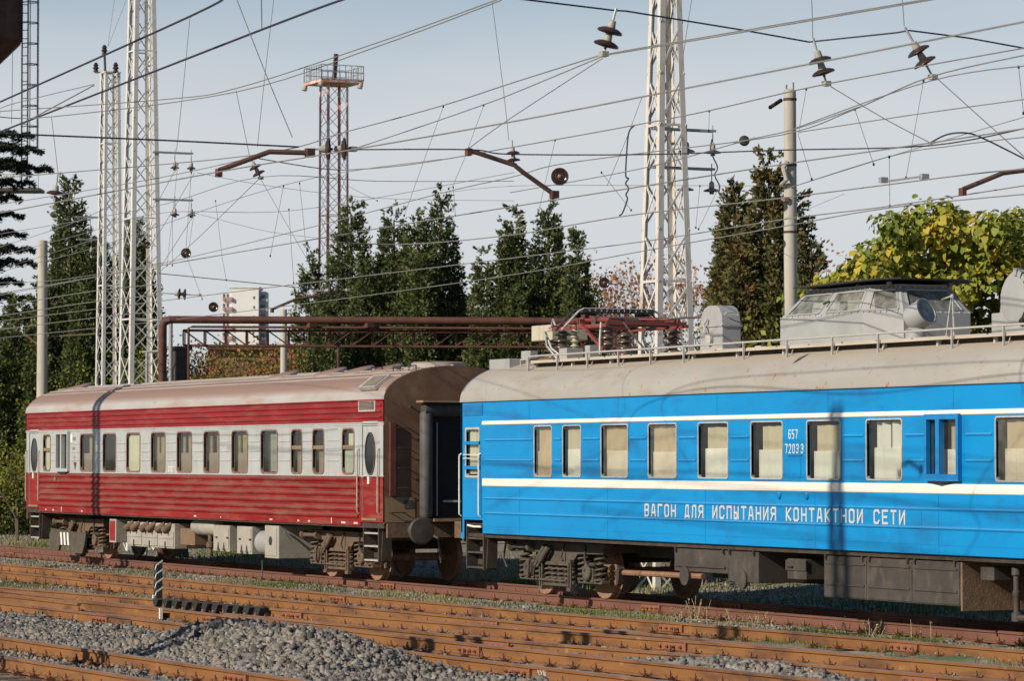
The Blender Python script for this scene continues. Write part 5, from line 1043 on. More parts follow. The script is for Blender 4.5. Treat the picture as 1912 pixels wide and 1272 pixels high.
# ---------------------------------------------------------------- red and white floodlight mast
DM = 150.; pb = uD(622, 857, DM); zt = uD(622, 155, DM).z
FM = mast('red and white lattice floodlight mast with a railed platform above the conifers', pb.x, pb.y, zt+.3, 1.08, .98, .10, .026, M['redmast'], 20, ties=(2, 5, 8, 11, 14, 17), name='floodlight_mast')
MB().box(pb.x-1.0, pb.x+1.0, pb.y-1.0, pb.y+1.0, zt, zt+.12).build('platform', M['redmast'], FM)
for z in (zt+.75, zt+.45, zt+.15):
    for (a, b), (c, d) in zip(((-1, -1), (1, -1), (1, 1), (-1, 1)), ((1, -1), (1, 1), (-1, 1), (-1, -1))): MB().bar((pb.x+a, pb.y+b, z), (pb.x+c, pb.y+d, z), .035).build('guard_rail', M['galv'], FM)
for k in range(8):
    s = -1+2*(k+.0)/7
    for a, b in ((s, -1), (s, 1), (-1, s), (1, s)): MB().bar((pb.x+a, pb.y+b, zt+.1), (pb.x+a, pb.y+b, zt+.76), .025).build('guard_post', M['galv'], FM)
MB().bar((pb.x, pb.y, zt), (pb.x+.15, pb.y+.05, zt+1.35), .16).build('pole_top', M['rustarm'], FM)
for a, b in ((-.95, -.95), (.95, .9), (.9, -.95)): MB().lathe([(.09, 0), (.12, .1), (.12, .25)], (pb.x+a, pb.y+b, zt+.02), (0, -.3, -1), 10).build('floodlight', M['cap'], FM)
# ---------------------------------------------------------------- dark tank tower with caged ladder, top left
DT = 140.; a = uD(42, 60, DT); zb1 = uD(42, 78, DT).z; zb2 = uD(0, 123, DT).z
TT = thing('tank_tower', 'dark brown tank cut off by the top left corner with a caged ladder', 'tower', (uD(-60, 900, DT).x, uD(-60, 900, DT).y, -.3))
cR_ = Vector((cR.x, cR.y, 0)); cF_ = Vector((cF.x, cF.y, 0)).normalized(); tc_ = a-cR_*2.6; tc_.z = 0
prof = [(.6, uD(0, 180, DT).z), (1.6, zb2), (2.6, zb1), (2.6, zb1+7), (2.2, zb1+7.6)]
MB().lathe(prof, (tc_.x, tc_.y, 0), n=12).build('tank', M['rustpipe'], TT); MB().lathe([(.7, -.3), (.6, uD(0, 180, DT).z)], (tc_.x, tc_.y, 0), n=12).build('stem', M['rustpipe'], TT)
l0 = a+cR_*.15-cF_*.3; zt0 = uD(50, 345, DT).z; zt1 = zb1+7
lp = lambda s, z, d=0: Vector((l0.x, l0.y, z))+cR_*s+cF_*d
for s in (-.12, .12): MB().bar(lp(s, zt0), lp(s, zt1), .05).build('ladder_stile', M['blackmetal'], TT)
for k in range(int((zt1-zt0)/.35)): MB().bar(lp(-.12, zt0+.35*k), lp(.12, zt0+.35*k), .03).build('ladder_rung', M['blackmetal'], TT)
for k in range(int((zt1-zt0-1.5)/.85)):
    z = zt0+1.5+.85*k; MB().tube([lp(-.1, z), lp(.25, z, -.3), lp(.52, z, -.1), lp(.52, z, .2), lp(.12, z, .3)], .022, 5).build('cage_hoop', M['blackmetal'], TT)
for s, d in ((.25, -.3), (.52, -.1), (.52, .2)): MB().bar(lp(s, zt0+1.5, d), lp(s, zt1, d), .03).build('cage_bar', M['blackmetal'], TT)
pz = uD(40, 356, DT).z; c_ = uD(8, 356, DT); c_ = Vector((c_.x, c_.y, 0))
MB().obox(c_+Vector((0, 0, pz)), cR_*1.55, cF_*.8, (0, 0, .06)).build('platform', C['boxgrey'], TT)
for k in range(9): q = c_+cR_*(-1.5+3.0*k/8)-cF_*.78; MB().bar(q+Vector((0, 0, pz)), q+Vector((0, 0, pz+.6)), .02).build('guard_post', M['galv'], TT)
MB().bar(c_-cR_*1.5-cF_*.78+Vector((0, 0, pz+.6)), c_+cR_*1.5-cF_*.78+Vector((0, 0, pz+.6)), .03).build('guard_rail', M['galv'], TT)
MB().bar(Vector((tc_.x, tc_.y, pz-.1)), c_+Vector((0, 0, pz-.1)), .1).build('platform_beam', C['boxgrey'], TT)

# ================================================================ overhead line
A = lambda x, y: (x/1.9875, y/1.9875)
B = lambda x, y: (952+x/1.9875, y/1.9875)
def spline(P, k=6):
    if len(P) < 3: return P
    o = []
    for i in range(len(P)-1):
        p0, p1, p2, p3 = P[max(i-1, 0)], P[i], P[i+1], P[min(i+2, len(P)-1)]
        for j in range(k):
            t = j/k; o.append(.5*((2*p1)+(p2-p0)*t+(2*p0-5*p1+4*p2-p3)*t*t+(3*p1-p0-3*p2+p3)*t**3))
    return o+[P[-1]]
WIRES = []
MARKS = [('the left edge', 0, None), ('the right edge', 1912, None), ('the top edge', None, 0), ('the thin left mast', 203, 350), ('the tall left mast', 265, 350), ('the slim pale pole', 78, 470), ('the tower block', 455, 560), ('the floodlight mast', 625, 230), ('the left bent arm', 480, 295), ('the middle conifers', 750, 430),
         ('the second bent arm', 900, 300), ('the right conifers', 1000, 400), ('the rust streaked mast', 1240, 250), ('the topmost brown discs', 1130, 100), ('the round concrete pole', 1475, 250), ('the discs above the pole', 1535, 150), ('the tilted top right discs', 1735, 140), ('the broad leaved tree', 1760, 380), ('the right bent arm', 1860, 330), ('the brown cypress', 1420, 330), ('the red carriage roof', 450, 690)]
def near(p): return min(MARKS, key=lambda m_: math.hypot(0 if m_[1] is None else p[0]-m_[1], 0 if m_[2] is None else p[1]-m_[2])-(12 if None in m_ else 0))[0]
NTH = ('first', 'second', 'third', 'fourth', 'fifth', 'sixth', 'seventh', 'eighth', 'ninth', 'tenth')
def label_wires():
    by = {}
    for o, kind, pts in WIRES:
        a_, b_ = near(pts[0]), near(pts[-1]); w_ = {'c': 'contact wire', 'm': 'messenger wire', 't': 'thin guy wire', 'd': 'short dropper wire'}[kind]
        by.setdefault(w_+(' hanging beside '+a_ if a_ == b_ else ' from '+a_+' to '+b_), []).append((sum(p_[1] for p_ in pts)/len(pts), o))
    for k_, v_ in by.items():
        for i_, (_, o) in enumerate(sorted(v_, key=lambda q: q[0])): o['label'] = k_ if len(v_) == 1 else k_+', %s from the top' % NTH[i_]
GRP = {'c': 'contact wires over the tracks', 'm': 'messenger wires over the yard', 't': 'thin guy wires', 'd': 'dropper wires'}
def wire(pts, z=None, D=None, r=.0085, m=None, kind='m', label=None, smooth=True, name=None):
    P = []
    for i, p in enumerate(pts):
        zz = z[i] if isinstance(z, (list, tuple)) else z; dd = D[i] if isinstance(D, (list, tuple)) else D
        P.append(uZ(*p, zz) if zz is not None else uD(*p, dd))
    o = MB().tube(spline(P) if smooth else P, r, 5).build(name or {'c': 'contact_wire', 'm': 'messenger_wire', 't': 'guy_wire', 'd': 'dropper_wire'}[kind], m or (M['wirethin'] if kind in 'td' else M['wire']))
    tag(o, label, 'wire', None if label else GRP[kind])
    if not label: WIRES.append((o, kind, pts))
    return o
K = 5.95
wire([A(-30, 796), A(810, 638), A(1190, 575), A(1908, 450), B(970, 265), B(1940, 74)], K, kind='c')
wire([A(-30, 1095), A(600, 985), A(1350, 857), A(1908, 766), B(500, 690), B(1010, 610), B(1560, 530), B(1940, 472)], K, kind='c')
wire([A(-30, 1196), A(850, 1086), A(1908, 957), B(540, 890), B(1010, 815), B(1410, 765), B(1940, 684)], K, kind='c')
wire([A(-30, 1258), A(600, 1192), A(1250, 1112), A(1908, 1019), B(500, 931), B(1010, 841), B(1410, 771), B(1940, 718)], K, kind='c')
wire([A(1250, 900), A(1520, 906), A(1908, 871), B(440, 800), B(1010, 735), B(1680, 650), B(1940, 624)], K, kind='c')
wire([A(-20, 387), A(705, 60), A(830, -12)], 8., r=.015, m=M['cable'], label='thick dark cable crossing the top left corner above the masts', name='feeder_cable')
wire([A(-20, 497), A(970, 110), A(1300, -12)], 8., r=.016, m=M['cable'], label='thick dark cable running from the left edge up past the tall mast', name='feeder_cable')
wire([A(-20, 414), A(615, 368), A(875, 328), A(1400, 158), A(1860, -8)], 7.8, r=.008)
wire([A(-20, 432), A(190, 433), A(875, 341), A(1400, 172), A(1860, 0)], 7.8, r=.008)
wire([A(-20, 494), A(600, 520), A(1110, 545)], 6.4, r=.011, m=M['cable'], label='dark cross span cable from the left edge to the paired brown discs', name='cross_span_cable')
wire([A(1300, 555), A(1740, 555), B(0, 572), B(500, 573), B(1000, 557), B(1560, 540), B(1940, 470)], 6.4, r=.009, m=M['cable'], label='dark cross span cable running right from the paired brown discs', name='cross_span_cable')
wire([A(-20, 662), A(930, 577), A(1290, 487), A(1640, 392), A(1908, 305), B(340, 203)], 7.2)
wire([A(-20, 762), A(590, 660), A(1100, 545)], 7.0, r=.007)
wire([A(1290, 560), A(1560, 470), A(1795, 388), A(1908, 345), B(340, 210)], 6.8, r=.007)
wire([A(-20, 1100), A(600, 978), A(1200, 832), A(1640, 716), A(1908, 655), B(170, 612), B(490, 568), B(1010, 500), B(1280, 405), B(1560, 285), B(1940, 198)], 7.0)
wire([A(960, 588), A(1190, 625), A(1330, 628), A(1560, 605), A(1908, 545), B(460, 465), B(740, 410), B(1180, 310), B(1940, 172)], 7.0)
wire([B(340, 203), B(500, 175), B(880, 110), B(1560, -6)], 7.4, r=.008); wire([B(340, 207), B(500, 180), B(880, 116), B(1590, -6)], 7.4, r=.008)
wire([B(30, -6), B(390, 38), B(430, 40), B(860, 110), B(1110, 155), B(1440, 120), B(1480, 112), B(1700, 140), B(1940, 184)], 8.2, r=.012, m=M['cable'], label='dark wavy cable along the top right carrying three disc insulators', name='cross_span_cable', smooth=False)
wire([B(1075, 490), B(1500, 425), B(1940, 364)], 7.2, r=.008)
wire([B(1010, 706), B(1410, 580), B(1650, 540), B(1940, 505)], 7.0)
wire([B(1060, 475), B(1560, 300), B(1940, 240)], 7.2, r=.008)
wire([B(880, 870), B(1240, 720)], 7.2, r=.004, kind='t'); wire([B(1060, 690), B(1410, 580), B(1940, 425)], 7.0, r=.006)
wire([B(1560, 530), B(1620, 500), B(1690, 493), B(1760, 515), B(1940, 605)], 6.4, r=.011, m=M['cable'], label='black jumper cable looping down at the right edge', name='jumper_cable')
wire([B(0, 715), B(490, 625), B(870, 523), B(1060, 478), B(1300, 395)], 7.0, r=.008)
wire([A(1640, 716), A(1908, 690), B(490, 688), B(1060, 690)], 6.9, r=.004, kind='t')
wire([A(-10, 1010), A(350, 920), A(1040, 690), A(1640, 590)], 7.2, r=.006, kind='t'); wire([A(-10, 870), A(560, 770), A(965, 657), A(1400, 672), A(1908, 672)], 7.0, r=.006, kind='t')
wire([A(965, 660), A(690, 925), A(500, 1085)], 7.0, r=.006, kind='t'); wire([A(730, 640), A(1000, 690), A(1400, 735), A(1908, 745)], 7.6, r=.004, kind='t')
wire([A(720, 790), A(1000, 860), A(1250, 890)], 7.6, r=.004, kind='t'); wire([A(540, 925), A(590, 865), A(722, 640)], D=88, r=.008, kind='t'); wire([A(580, 760), A(662, 610)], D=88, r=.008, kind='t'); wire([A(590, 1000), A(725, 790)], D=88, r=.008, kind='t')
wire([A(0, 950), A(300, 870), A(600, 790), A(1100, 780), A(1908, 640)], 7.4, r=.006, kind='t'); wire([A(590, 1015), A(840, 1040), A(1180, 1075)], 6.3, r=.009, kind='t')
wire([A(-10, 920), A(250, 835), A(440, 750)], 7.2, r=.006, kind='t'); wire([A(0, 1000), A(300, 905), A(440, 860)], 7.2, r=.006, kind='t'); wire([A(-10, 1050), A(160, 1045), A(350, 1020), A(600, 975)], 6.6, r=.007)
for y0, y1 in ((1130, 1080), (1165, 1120), (1215, 1180)): wire([A(-10, y0+10), A(350, y1), A(600, y1-25)], 5.6 if y0 < 1200 else 5.4, r=.008, kind='c')
wire([A(0, 420), A(30, 390), A(350, 312)], D=100, r=.012, kind='t'); wire([A(90, 455), A(350, 315)], D=100, r=.02, kind='t')
wire([A(400, 170), A(425, -5)], D=108, r=.006, kind='t'); wire([A(402, 170), A(460, 20), A(468, -5)], D=108, r=.006, kind='t')
# guys and droppers
for q, d in (([A(878, -5), A(985, 270), A(1085, 510)], 44), ([A(1016, -5), A(985, 260), A(955, 545)], 60), ([A(1826, 5), A(1870, 350), A(1888, 520)], 60), ([A(705, 62), A(680, 320), A(655, 560)], 60), ([A(876, 335), A(925, 575)], 60),
             ([A(191, 435), A(215, 640)], 62), ([A(47, 190), A(43, 460)], 60), ([A(970, -5), A(972, 105)], 46), ([B(345, 215), B(0, 440), A(1740, 550)], 42), ([B(1190, 320), B(1390, 440), B(1570, 535)], 42), ([B(1585, 290), B(1740, 430), B(1908, 580)], 42),
             ([B(675, -5), B(660, 90), B(628, 310)], 55), ([B(1120, -5), B(1124, 140)], 42), ([B(1456, -5), B(1463, 95)], 42), ([B(490, 360), B(430, 520), B(360, 690)], 60)):
    wire(q, D=d, r=.006, kind='t')
for q, d in (([A(1645, 395), A(1500, 800)], 60), ([A(1795, 390), A(1735, 555)], 60), ([A(1740, 550), A(1680, 690), A(1665, 700)], 60), ([A(1052, 690), A(1015, 885), A(1003, 950)], 66), ([A(1072, 778), A(1085, 980), A(1090, 1050)], 70), ([A(1112, 680), A(1140, 960), A(1165, 1040)], 70), ([A(965, 660), A(1080, 860), A(1150, 980)], 70),
             ([A(710, 640), A(690, 925)], 70), ([A(720, 790), A(700, 925)], 78), ([A(640, 800), A(640, 985)], 78), ([A(660, 610), A(620, 985)], 78), ([A(800, 745), A(825, 960), A(840, 1040)], 80), ([A(690, 945), A(750, 1110)], 80), ([A(1290, 690), A(1400, 745)], 80), ([A(1682, 695), A(1690, 800)], 70),
             ([B(1100, 330), B(1070, 500), B(1120, 665)], 52), ([B(1280, 405), B(1350, 610)], 52), ([B(1535, 300), B(1470, 660)], 50), ([B(1408, 582), B(1410, 765)], 50), ([B(1888, 248), B(1906, 420)], 45), ([B(740, 412), B(738, 485)], 58), ([B(168, 520), B(105, 790)], 60), ([B(340, 640), B(450, 780)], 62), ([B(705, 690), B(690, 845)], 66), ([B(778, 690), B(700, 850)], 66)):
    o = wire(q, D=d, r=.005, kind='d', smooth=False)
    for e, nm in ((0, 'clamp'), (-1, 'clamp')): p = uD(*q[e], d); MB().obox(p, (.01, 0, 0), (0, .012, 0), (0, 0, .02)).build('clip', M['blackmetal'], o)
wire([B(462, 465), B(442, 490), B(434, 560), B(430, 650), B(440, 662), B(430, 680), B(441, 700), B(431, 722), B(436, 740), B(418, 790), B(405, 800)], D=60, r=.014, m=M['cable'], label='black wavy jumper cable hanging left of the rust streaked mast', name='jumper_cable')
wire([B(750, 515), B(745, 560), B(770, 620), B(760, 650), B(778, 690), B(775, 715), B(785, 725), B(795, 755)], D=64, r=.014, m=M['cable'], label='black wavy jumper cable hanging right of the rust streaked mast', name='jumper_cable')
# disc insulators
def insulator(label, c1, c2, D, dia=.28, n=2, pitch=.55, group=None):
    a, b = uD(*c1, D), uD(*c2, D); o = thing('disc_insulator', label, 'insulator', a, group); ax_ = (b-a).normalized(); L_ = (b-a).length
    s = (L_-dia*.55*(n-1))*.42; MB().tube([a, a+ax_*s], .016, 6).build('link', M['galv'], o); lathe_ins(o, 'd', a+ax_*(s+.08), ax_, dia, M['disc'], n, pitch); MB().tube([a+ax_*(s+dia*pitch*(n-1)), b], .014, 6).build('link', M['galv'], o)
    MB().obox(b, (.05, 0, 0), (0, .04, 0), (0, 0, .03)).build('clamp', M['cap'], o); return o
insulator('two brown discs hanging left of the rust streaked mast top', B(395, 30), B(348, 200), 38.5); insulator('two brown discs hanging right above the round concrete pole', B(1126, 140), B(1175, 310), 42); insulator('tilted pair of brown discs hanging near the top right corner', B(1466, 100), B(1570, 285), 41)
insulator('pair of large brown discs set edge on before the floodlight mast', A(1130, 553), A(1310, 553), 42, .27, 2, .72); insulator('pair of small brown discs edge on above the tower block', A(600, 1088), A(740, 1096), 84, .27, 2, .5)
insulator('small tilted discs below the left bent arm', A(925, 578), A(968, 660), 66, .25); insulator('small discs hanging above the second bent arm', B(8, 520), B(15, 612), 66, .25); insulator('single dark disc insulator hanging above the slim pale pole', A(215, 640), A(200, 770), 62, .32, 1); insulator('pair of discs in front of the conifers at the end of the lower arm', A(1165, 1080), A(1290, 1076), 78, .27, 2, .6)
def facedisc(label, c, D, dia):
    p = uD(*c, D); o = thing('disc_insulator', label, 'insulator', p); d = (CAM-p).normalized(); d = (d+cR*.12+Vector((0, 0, .1))).normalized()
    MB().lathe([(.1*dia, -.2*dia), (.3*dia, -.1*dia), (.5*dia, .02*dia), (.5*dia, .06*dia), (.4*dia, .03*dia), (.37*dia, .08*dia), (.3*dia, .03*dia), (.25*dia, .08*dia), (.14*dia, .04*dia)], p, d, 24).build('disc', M['disc'], o, smooth=True)
    MB().lathe([(.14*dia, .0), (.11*dia, .12*dia), (.04*dia, .18*dia)], p, d, 12).build('pin', C['tan'], o, smooth=True); return o
facedisc('large brown disc seen face on right of the second bent arm', B(185, 655), 51, .265); facedisc('small brown disc seen face on right of the tall mast', A(690, 940), 86, .26); facedisc('small brown disc seen face on left of the tower block', A(792, 1140), 88, .26); facedisc('tiny brown disc seen face on in front of the tall mast', A(545, 910), 92, .2); facedisc('brown disc seen face on before the red autumn trees', B(350, 1050), 80, .26)
p = uD(*B(870, 522), 60); o = thing('strain_ball', 'dark round strain ball on a wire right of the rust streaked mast', 'insulator', p); MB().lathe([(.02, -.06), (.07, -.05), (.095, 0), (.07, .05), (.02, .06)], p, cF, 16).build('ball', M['blackmetal'], o, smooth=True); MB().tube([uD(*B(830, 530), 60), p, uD(*B(910, 512), 60)], .025, 6).build('link', M['cap'], o)
# bent registration arms
for lb_, q, d in (('bent rusty arm reaching left from the paired brown discs', [A(812, 632), A(1000, 563), A(1150, 567)], 41.5), ('bent rusty arm sloping down to the right above the middle conifers', [A(1738, 556), A(1908, 612), B(50, 640), B(165, 722)], 46), ('bent rusty arm at the right edge above the yellow green tree', [B(1680, 703), B(1830, 642), B(1940, 628)], 44), ('small double bent arm above the tower block roof', [A(1010, 1148), A(1100, 1110), A(1190, 1096)], 80)):
    P = [uD(*p_, d) for p_ in q]; o = thing('registration_arm', lb_, 'arm', P[0])
    MB().tube(P, .032, 8).build('arm_tube', M['rustarm'], o, smooth=True); MB().obox(P[0]-Vector((0, 0, .03)), (.05, 0, 0), (0, .03, 0), (0, 0, .05)).build('wire_clip', C['brownpanel'], o)
    MB().obox(P[-1], (.05, 0, 0), (0, .05, 0), (0, 0, .05)).build('swivel', M['rustarm'], o)
p = uD(*B(1462, 668), 50); o = thing('wire_spreader', 'small grey bar clamp hanging on wires near the right bent arm', 'clamp', p); MB().bar(p-cR*.32-Vector((0, 0, .03)), p+cR*.32+Vector((0, 0, .06)), .03).build('bar', M['galv'], o); MB().obox(p-cR*.3, (.04, 0, 0), (0, .06, 0), (0, 0, .04)).build('end_block', M['galv'], o); MB().obox(p+cR*.3+Vector((0, 0, .05)), (.04, 0, 0), (0, .06, 0), (0, 0, .04)).build('end_block', M['galv'], o)
label_wires()
# ================================================================ vegetation
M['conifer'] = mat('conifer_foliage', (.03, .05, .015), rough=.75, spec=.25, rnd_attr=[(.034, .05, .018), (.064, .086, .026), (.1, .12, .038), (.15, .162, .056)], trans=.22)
M['cedar'] = mat('cedar_needles', (.02, .03, .015), rough=.8, spec=.2, rnd_attr=[(.010, .018, .012), (.018, .03, .018), (.028, .044, .024)], trans=.08)
M['cypress'] = mat('cypress_foliage', (.05, .06, .02), rough=.8, spec=.2, rnd_attr=[(.045, .048, .018), (.078, .08, .026), (.11, .108, .034), (.135, .105, .04), (.2, .085, .04)], trans=.12)
M['catalpa'] = mat('broad_leaf', (.12, .14, .02), rough=.6, spec=.3, rnd_attr=[(.07, .105, .016), (.14, .175, .024), (.22, .25, .03), (.32, .3, .04), (.48, .36, .04), (.55, .32, .03)], trans=.3)
M['autumn'] = mat('autumn_leaf', (.3, .14, .06), rough=.7, spec=.2, rnd_attr=[(.26, .09, .05), (.36, .14, .06), (.42, .2, .075), (.33, .16, .09), (.45, .28, .1)], trans=.35)
M['shrub'] = mat('shrub_leaf', (.12, .14, .02), rough=.7, spec=.2, rnd_attr=[(.06, .08, .012), (.12, .14, .02), (.2, .2, .03), (.3, .25, .05)], trans=.3)
M['bark'] = mat('bark', (.09, .065, .045), (.15, .115, .085), scale=6, rough=.9, bump=.4, stretch=(1, 1, .3))
M['twig'] = mat('twig', (.17, .115, .085), (.24, .17, .13), scale=9, rough=.9)
def norm(v): return v/np.maximum(np.linalg.norm(v, axis=-1, keepdims=True), 1e-9)
def cards(C_, d, s, asp=.5, fold=0):
    """leaf quads at C_ pointing along d, length s"""
    n = len(C_); rv = norm(RNG.normal(size=(n, 3))); u = norm(np.cross(d, rv))*(s*asp/2)[:, None]; L_ = d*s[:, None]
    v = np.stack([C_, C_+L_*.5+u, C_+L_, C_+L_*.5-u], 1).reshape(-1, 3); k = np.arange(n)*4
    return v, np.stack([k, k+1, k+2, k+3], 1)
def crown_obj(name, parent, C_, d, s, m, rnd, asp=.5):
    v, f = cards(C_, d, s, asp); o = npobj(name, npmesh(name, v-np.array(_off(parent)), f, m, np.clip(rnd, 0, 1)), parent); return o
def conifer(label, px, pyt, hw, D, m=None, n=1000, leaf=.135, tips=6, k=24, seed=1, pw=1.13, zb=-.3, droop=.25, group='conifers behind the train', lean=0):
    m = m or M['conifer']; rg = np.random.default_rng(seed); b = uD(px, 857, D); H = uD(px, pyt, D).z-zb; Rb = hw*1.68*D/FPX; n = int(n*2.3)
    t = thing('conifer_tree', label, 'tree', (b.x, b.y, zb), group)
    MB().lathe([(.22, 0), (.16, H*.5), (.03, H*.95)], (b.x, b.y, zb), n=8).build('trunk', M['bark'], t)
    cones = [(0, 0, H, Rb*.72)]
    for i in range(tips):
        a = rg.uniform(0, 6.28); q = rg.uniform(.35, .62)*Rb; cones.append((q*math.cos(a), q*math.sin(a), H*rg.uniform(.62, .93), Rb*rg.uniform(.38, .56)))
    CC, DD, SS, RR_ = [], [], [], []
    for (ox, oy, h, r) in cones:
        nn = int(n*r/Rb*h/H)
        tt = 1-rg.random(nn)**.58*.98; ang = rg.uniform(0, 6.2832, nn)
        lump = 1+.26*np.sin(ang*3+tt*17+seed)+.16*np.sin(ang*5-tt*31+seed*2)
        rr = r*((1-tt)**pw*.95+.05)*lump*(1-.5*rg.random(nn)**2.2); rr = np.where(tt < .05, rr*(.8+tt*4), rr)
        cx = ox*(1-.0*tt)+rr*np.cos(ang); cy = oy+rr*np.sin(ang); cz = tt*h
        out_ = np.stack([np.cos(ang), np.sin(ang), np.full(nn, .75)+rg.normal(0, .25, nn)], 1); out_ = norm(out_)
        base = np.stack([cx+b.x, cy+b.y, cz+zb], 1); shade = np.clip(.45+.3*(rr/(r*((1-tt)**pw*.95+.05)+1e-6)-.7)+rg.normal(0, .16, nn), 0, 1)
        P_ = base[:, None, :]+rg.normal(0, 1, (nn, k, 3))*np.array([.15, .15, .2])*(.16+.95*(1-tt))[:, None, None]+out_[:, None, :]*rg.uniform(-.05, .3, (nn, k, 1))
        d_ = norm(out_[:, None, :]+rg.normal(0, .55, (nn, k, 3)))
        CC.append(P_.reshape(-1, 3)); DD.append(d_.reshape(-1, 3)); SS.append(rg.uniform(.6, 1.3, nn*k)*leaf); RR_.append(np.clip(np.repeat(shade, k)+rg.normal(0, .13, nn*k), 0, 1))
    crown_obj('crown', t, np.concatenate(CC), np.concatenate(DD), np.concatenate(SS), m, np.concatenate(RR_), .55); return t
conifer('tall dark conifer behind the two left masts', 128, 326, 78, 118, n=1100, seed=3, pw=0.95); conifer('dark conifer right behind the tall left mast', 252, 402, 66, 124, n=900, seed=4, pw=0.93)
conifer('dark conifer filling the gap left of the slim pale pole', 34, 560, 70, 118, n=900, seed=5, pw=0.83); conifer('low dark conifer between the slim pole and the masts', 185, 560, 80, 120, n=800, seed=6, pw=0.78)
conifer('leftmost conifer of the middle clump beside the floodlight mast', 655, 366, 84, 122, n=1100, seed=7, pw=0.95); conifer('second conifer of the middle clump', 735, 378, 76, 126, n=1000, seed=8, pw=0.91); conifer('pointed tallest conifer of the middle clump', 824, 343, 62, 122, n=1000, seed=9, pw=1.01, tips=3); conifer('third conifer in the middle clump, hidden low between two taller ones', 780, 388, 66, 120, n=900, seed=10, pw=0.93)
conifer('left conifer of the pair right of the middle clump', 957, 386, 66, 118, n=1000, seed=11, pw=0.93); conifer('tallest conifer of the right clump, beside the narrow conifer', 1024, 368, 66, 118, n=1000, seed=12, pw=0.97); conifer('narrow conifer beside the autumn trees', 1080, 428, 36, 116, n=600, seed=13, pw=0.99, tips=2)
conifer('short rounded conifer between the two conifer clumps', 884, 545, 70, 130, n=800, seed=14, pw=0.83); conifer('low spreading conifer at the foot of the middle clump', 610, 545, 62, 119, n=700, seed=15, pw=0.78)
g2 = 'brownish cypresses behind the blue carriage'
conifer('tall brownish green cypress left of the round concrete pole', 1437, 285, 78, 96, M['cypress'], n=950, leaf=.15, seed=21, pw=0.88, tips=5, group=g2); conifer('brownish cypress leaning left beside the rust streaked mast', 1372, 330, 62, 98, M['cypress'], n=800, leaf=.15, seed=22, pw=0.83, group=g2); conifer('low reddish cypress right of the round concrete pole', 1515, 430, 44, 94, M['cypress'], n=500, leaf=.15, seed=23, pw=0.78, tips=2, group=g2)
# cedar at the left edge: flat drooping branch plates
def cedar():
    D = 132.; b = uD(-95, 857, D); t = thing('cedar_tree', 'dark cedar with flat drooping branches cut by the left edge', 'tree', (b.x, b.y, -.3)); H = uD(-95, 150, D).z
    MB().lathe([(.35, 0), (.22, H*.7), (.04, H+.3)], (b.x, b.y, -.3), n=10).build('trunk', M['bark'], t)
    rg = np.random.default_rng(5); CC, DD, SS, RR_ = [], [], [], []; cr = np.array(cR_); cf = np.array(cF_)
    rows = [(255, 58), (282, 75), (305, 45), (318, 92), (345, 60), (372, 35), (405, 40), (440, 45), (470, 60), (495, 66), (530, 40), (560, 55), (600, 50), (650, 60), (700, 55), (760, 60), (820, 50)]
    for j, (py, ext) in enumerate(rows):
        for a in (-.1, .12, .5, -.6, 1.1, -1.2, 2.2, -2.4, 3.1):
            z0 = uD(0, py, D).z; L_ = (ext+95)*D/FPX*(1 if abs(a) < .2 else rg.uniform(.7, 1)); dr = cr*math.cos(a)+cf*math.sin(a)
            MB().tube([(b.x, b.y, z0+.35), (b.x+dr[0]*L_*.6, b.y+dr[1]*L_*.6, z0+.22), (b.x+dr[0]*L_, b.y+dr[1]*L_, z0+.05)], [.06, .035, .01], 5).build('limb', M['bark'], t)
            n = int(200*L_); s = rg.random(n)**.7*L_; w = (L_-s)*.2+.1; off_ = rg.uniform(-1, 1, n)*w; sd = np.array([-dr[1], dr[0], 0])
            P_ = np.array([b.x, b.y, 0])+dr*s[:, None]+sd*off_[:, None]; P_[:, 2] = z0+.35-.3*(s/L_)**1.5+rg.normal(0, .035, n)+.06*np.sin(s*9)-.12*rg.random(n)*(rg.random(n) < .35)
            CC.append(P_); DD.append(norm(dr*.8+sd*np.sign(off_)[:, None]*.6+rg.normal(0, .35, (n, 3))+np.array([0, 0, .1]))); SS.append(rg.uniform(.09, .2, n)); RR_.append(rg.random(n))
    crown_obj('crown', t, np.concatenate(CC), np.concatenate(DD), np.concatenate(SS), M['cedar'], np.concatenate(RR_), .35)
cedar()
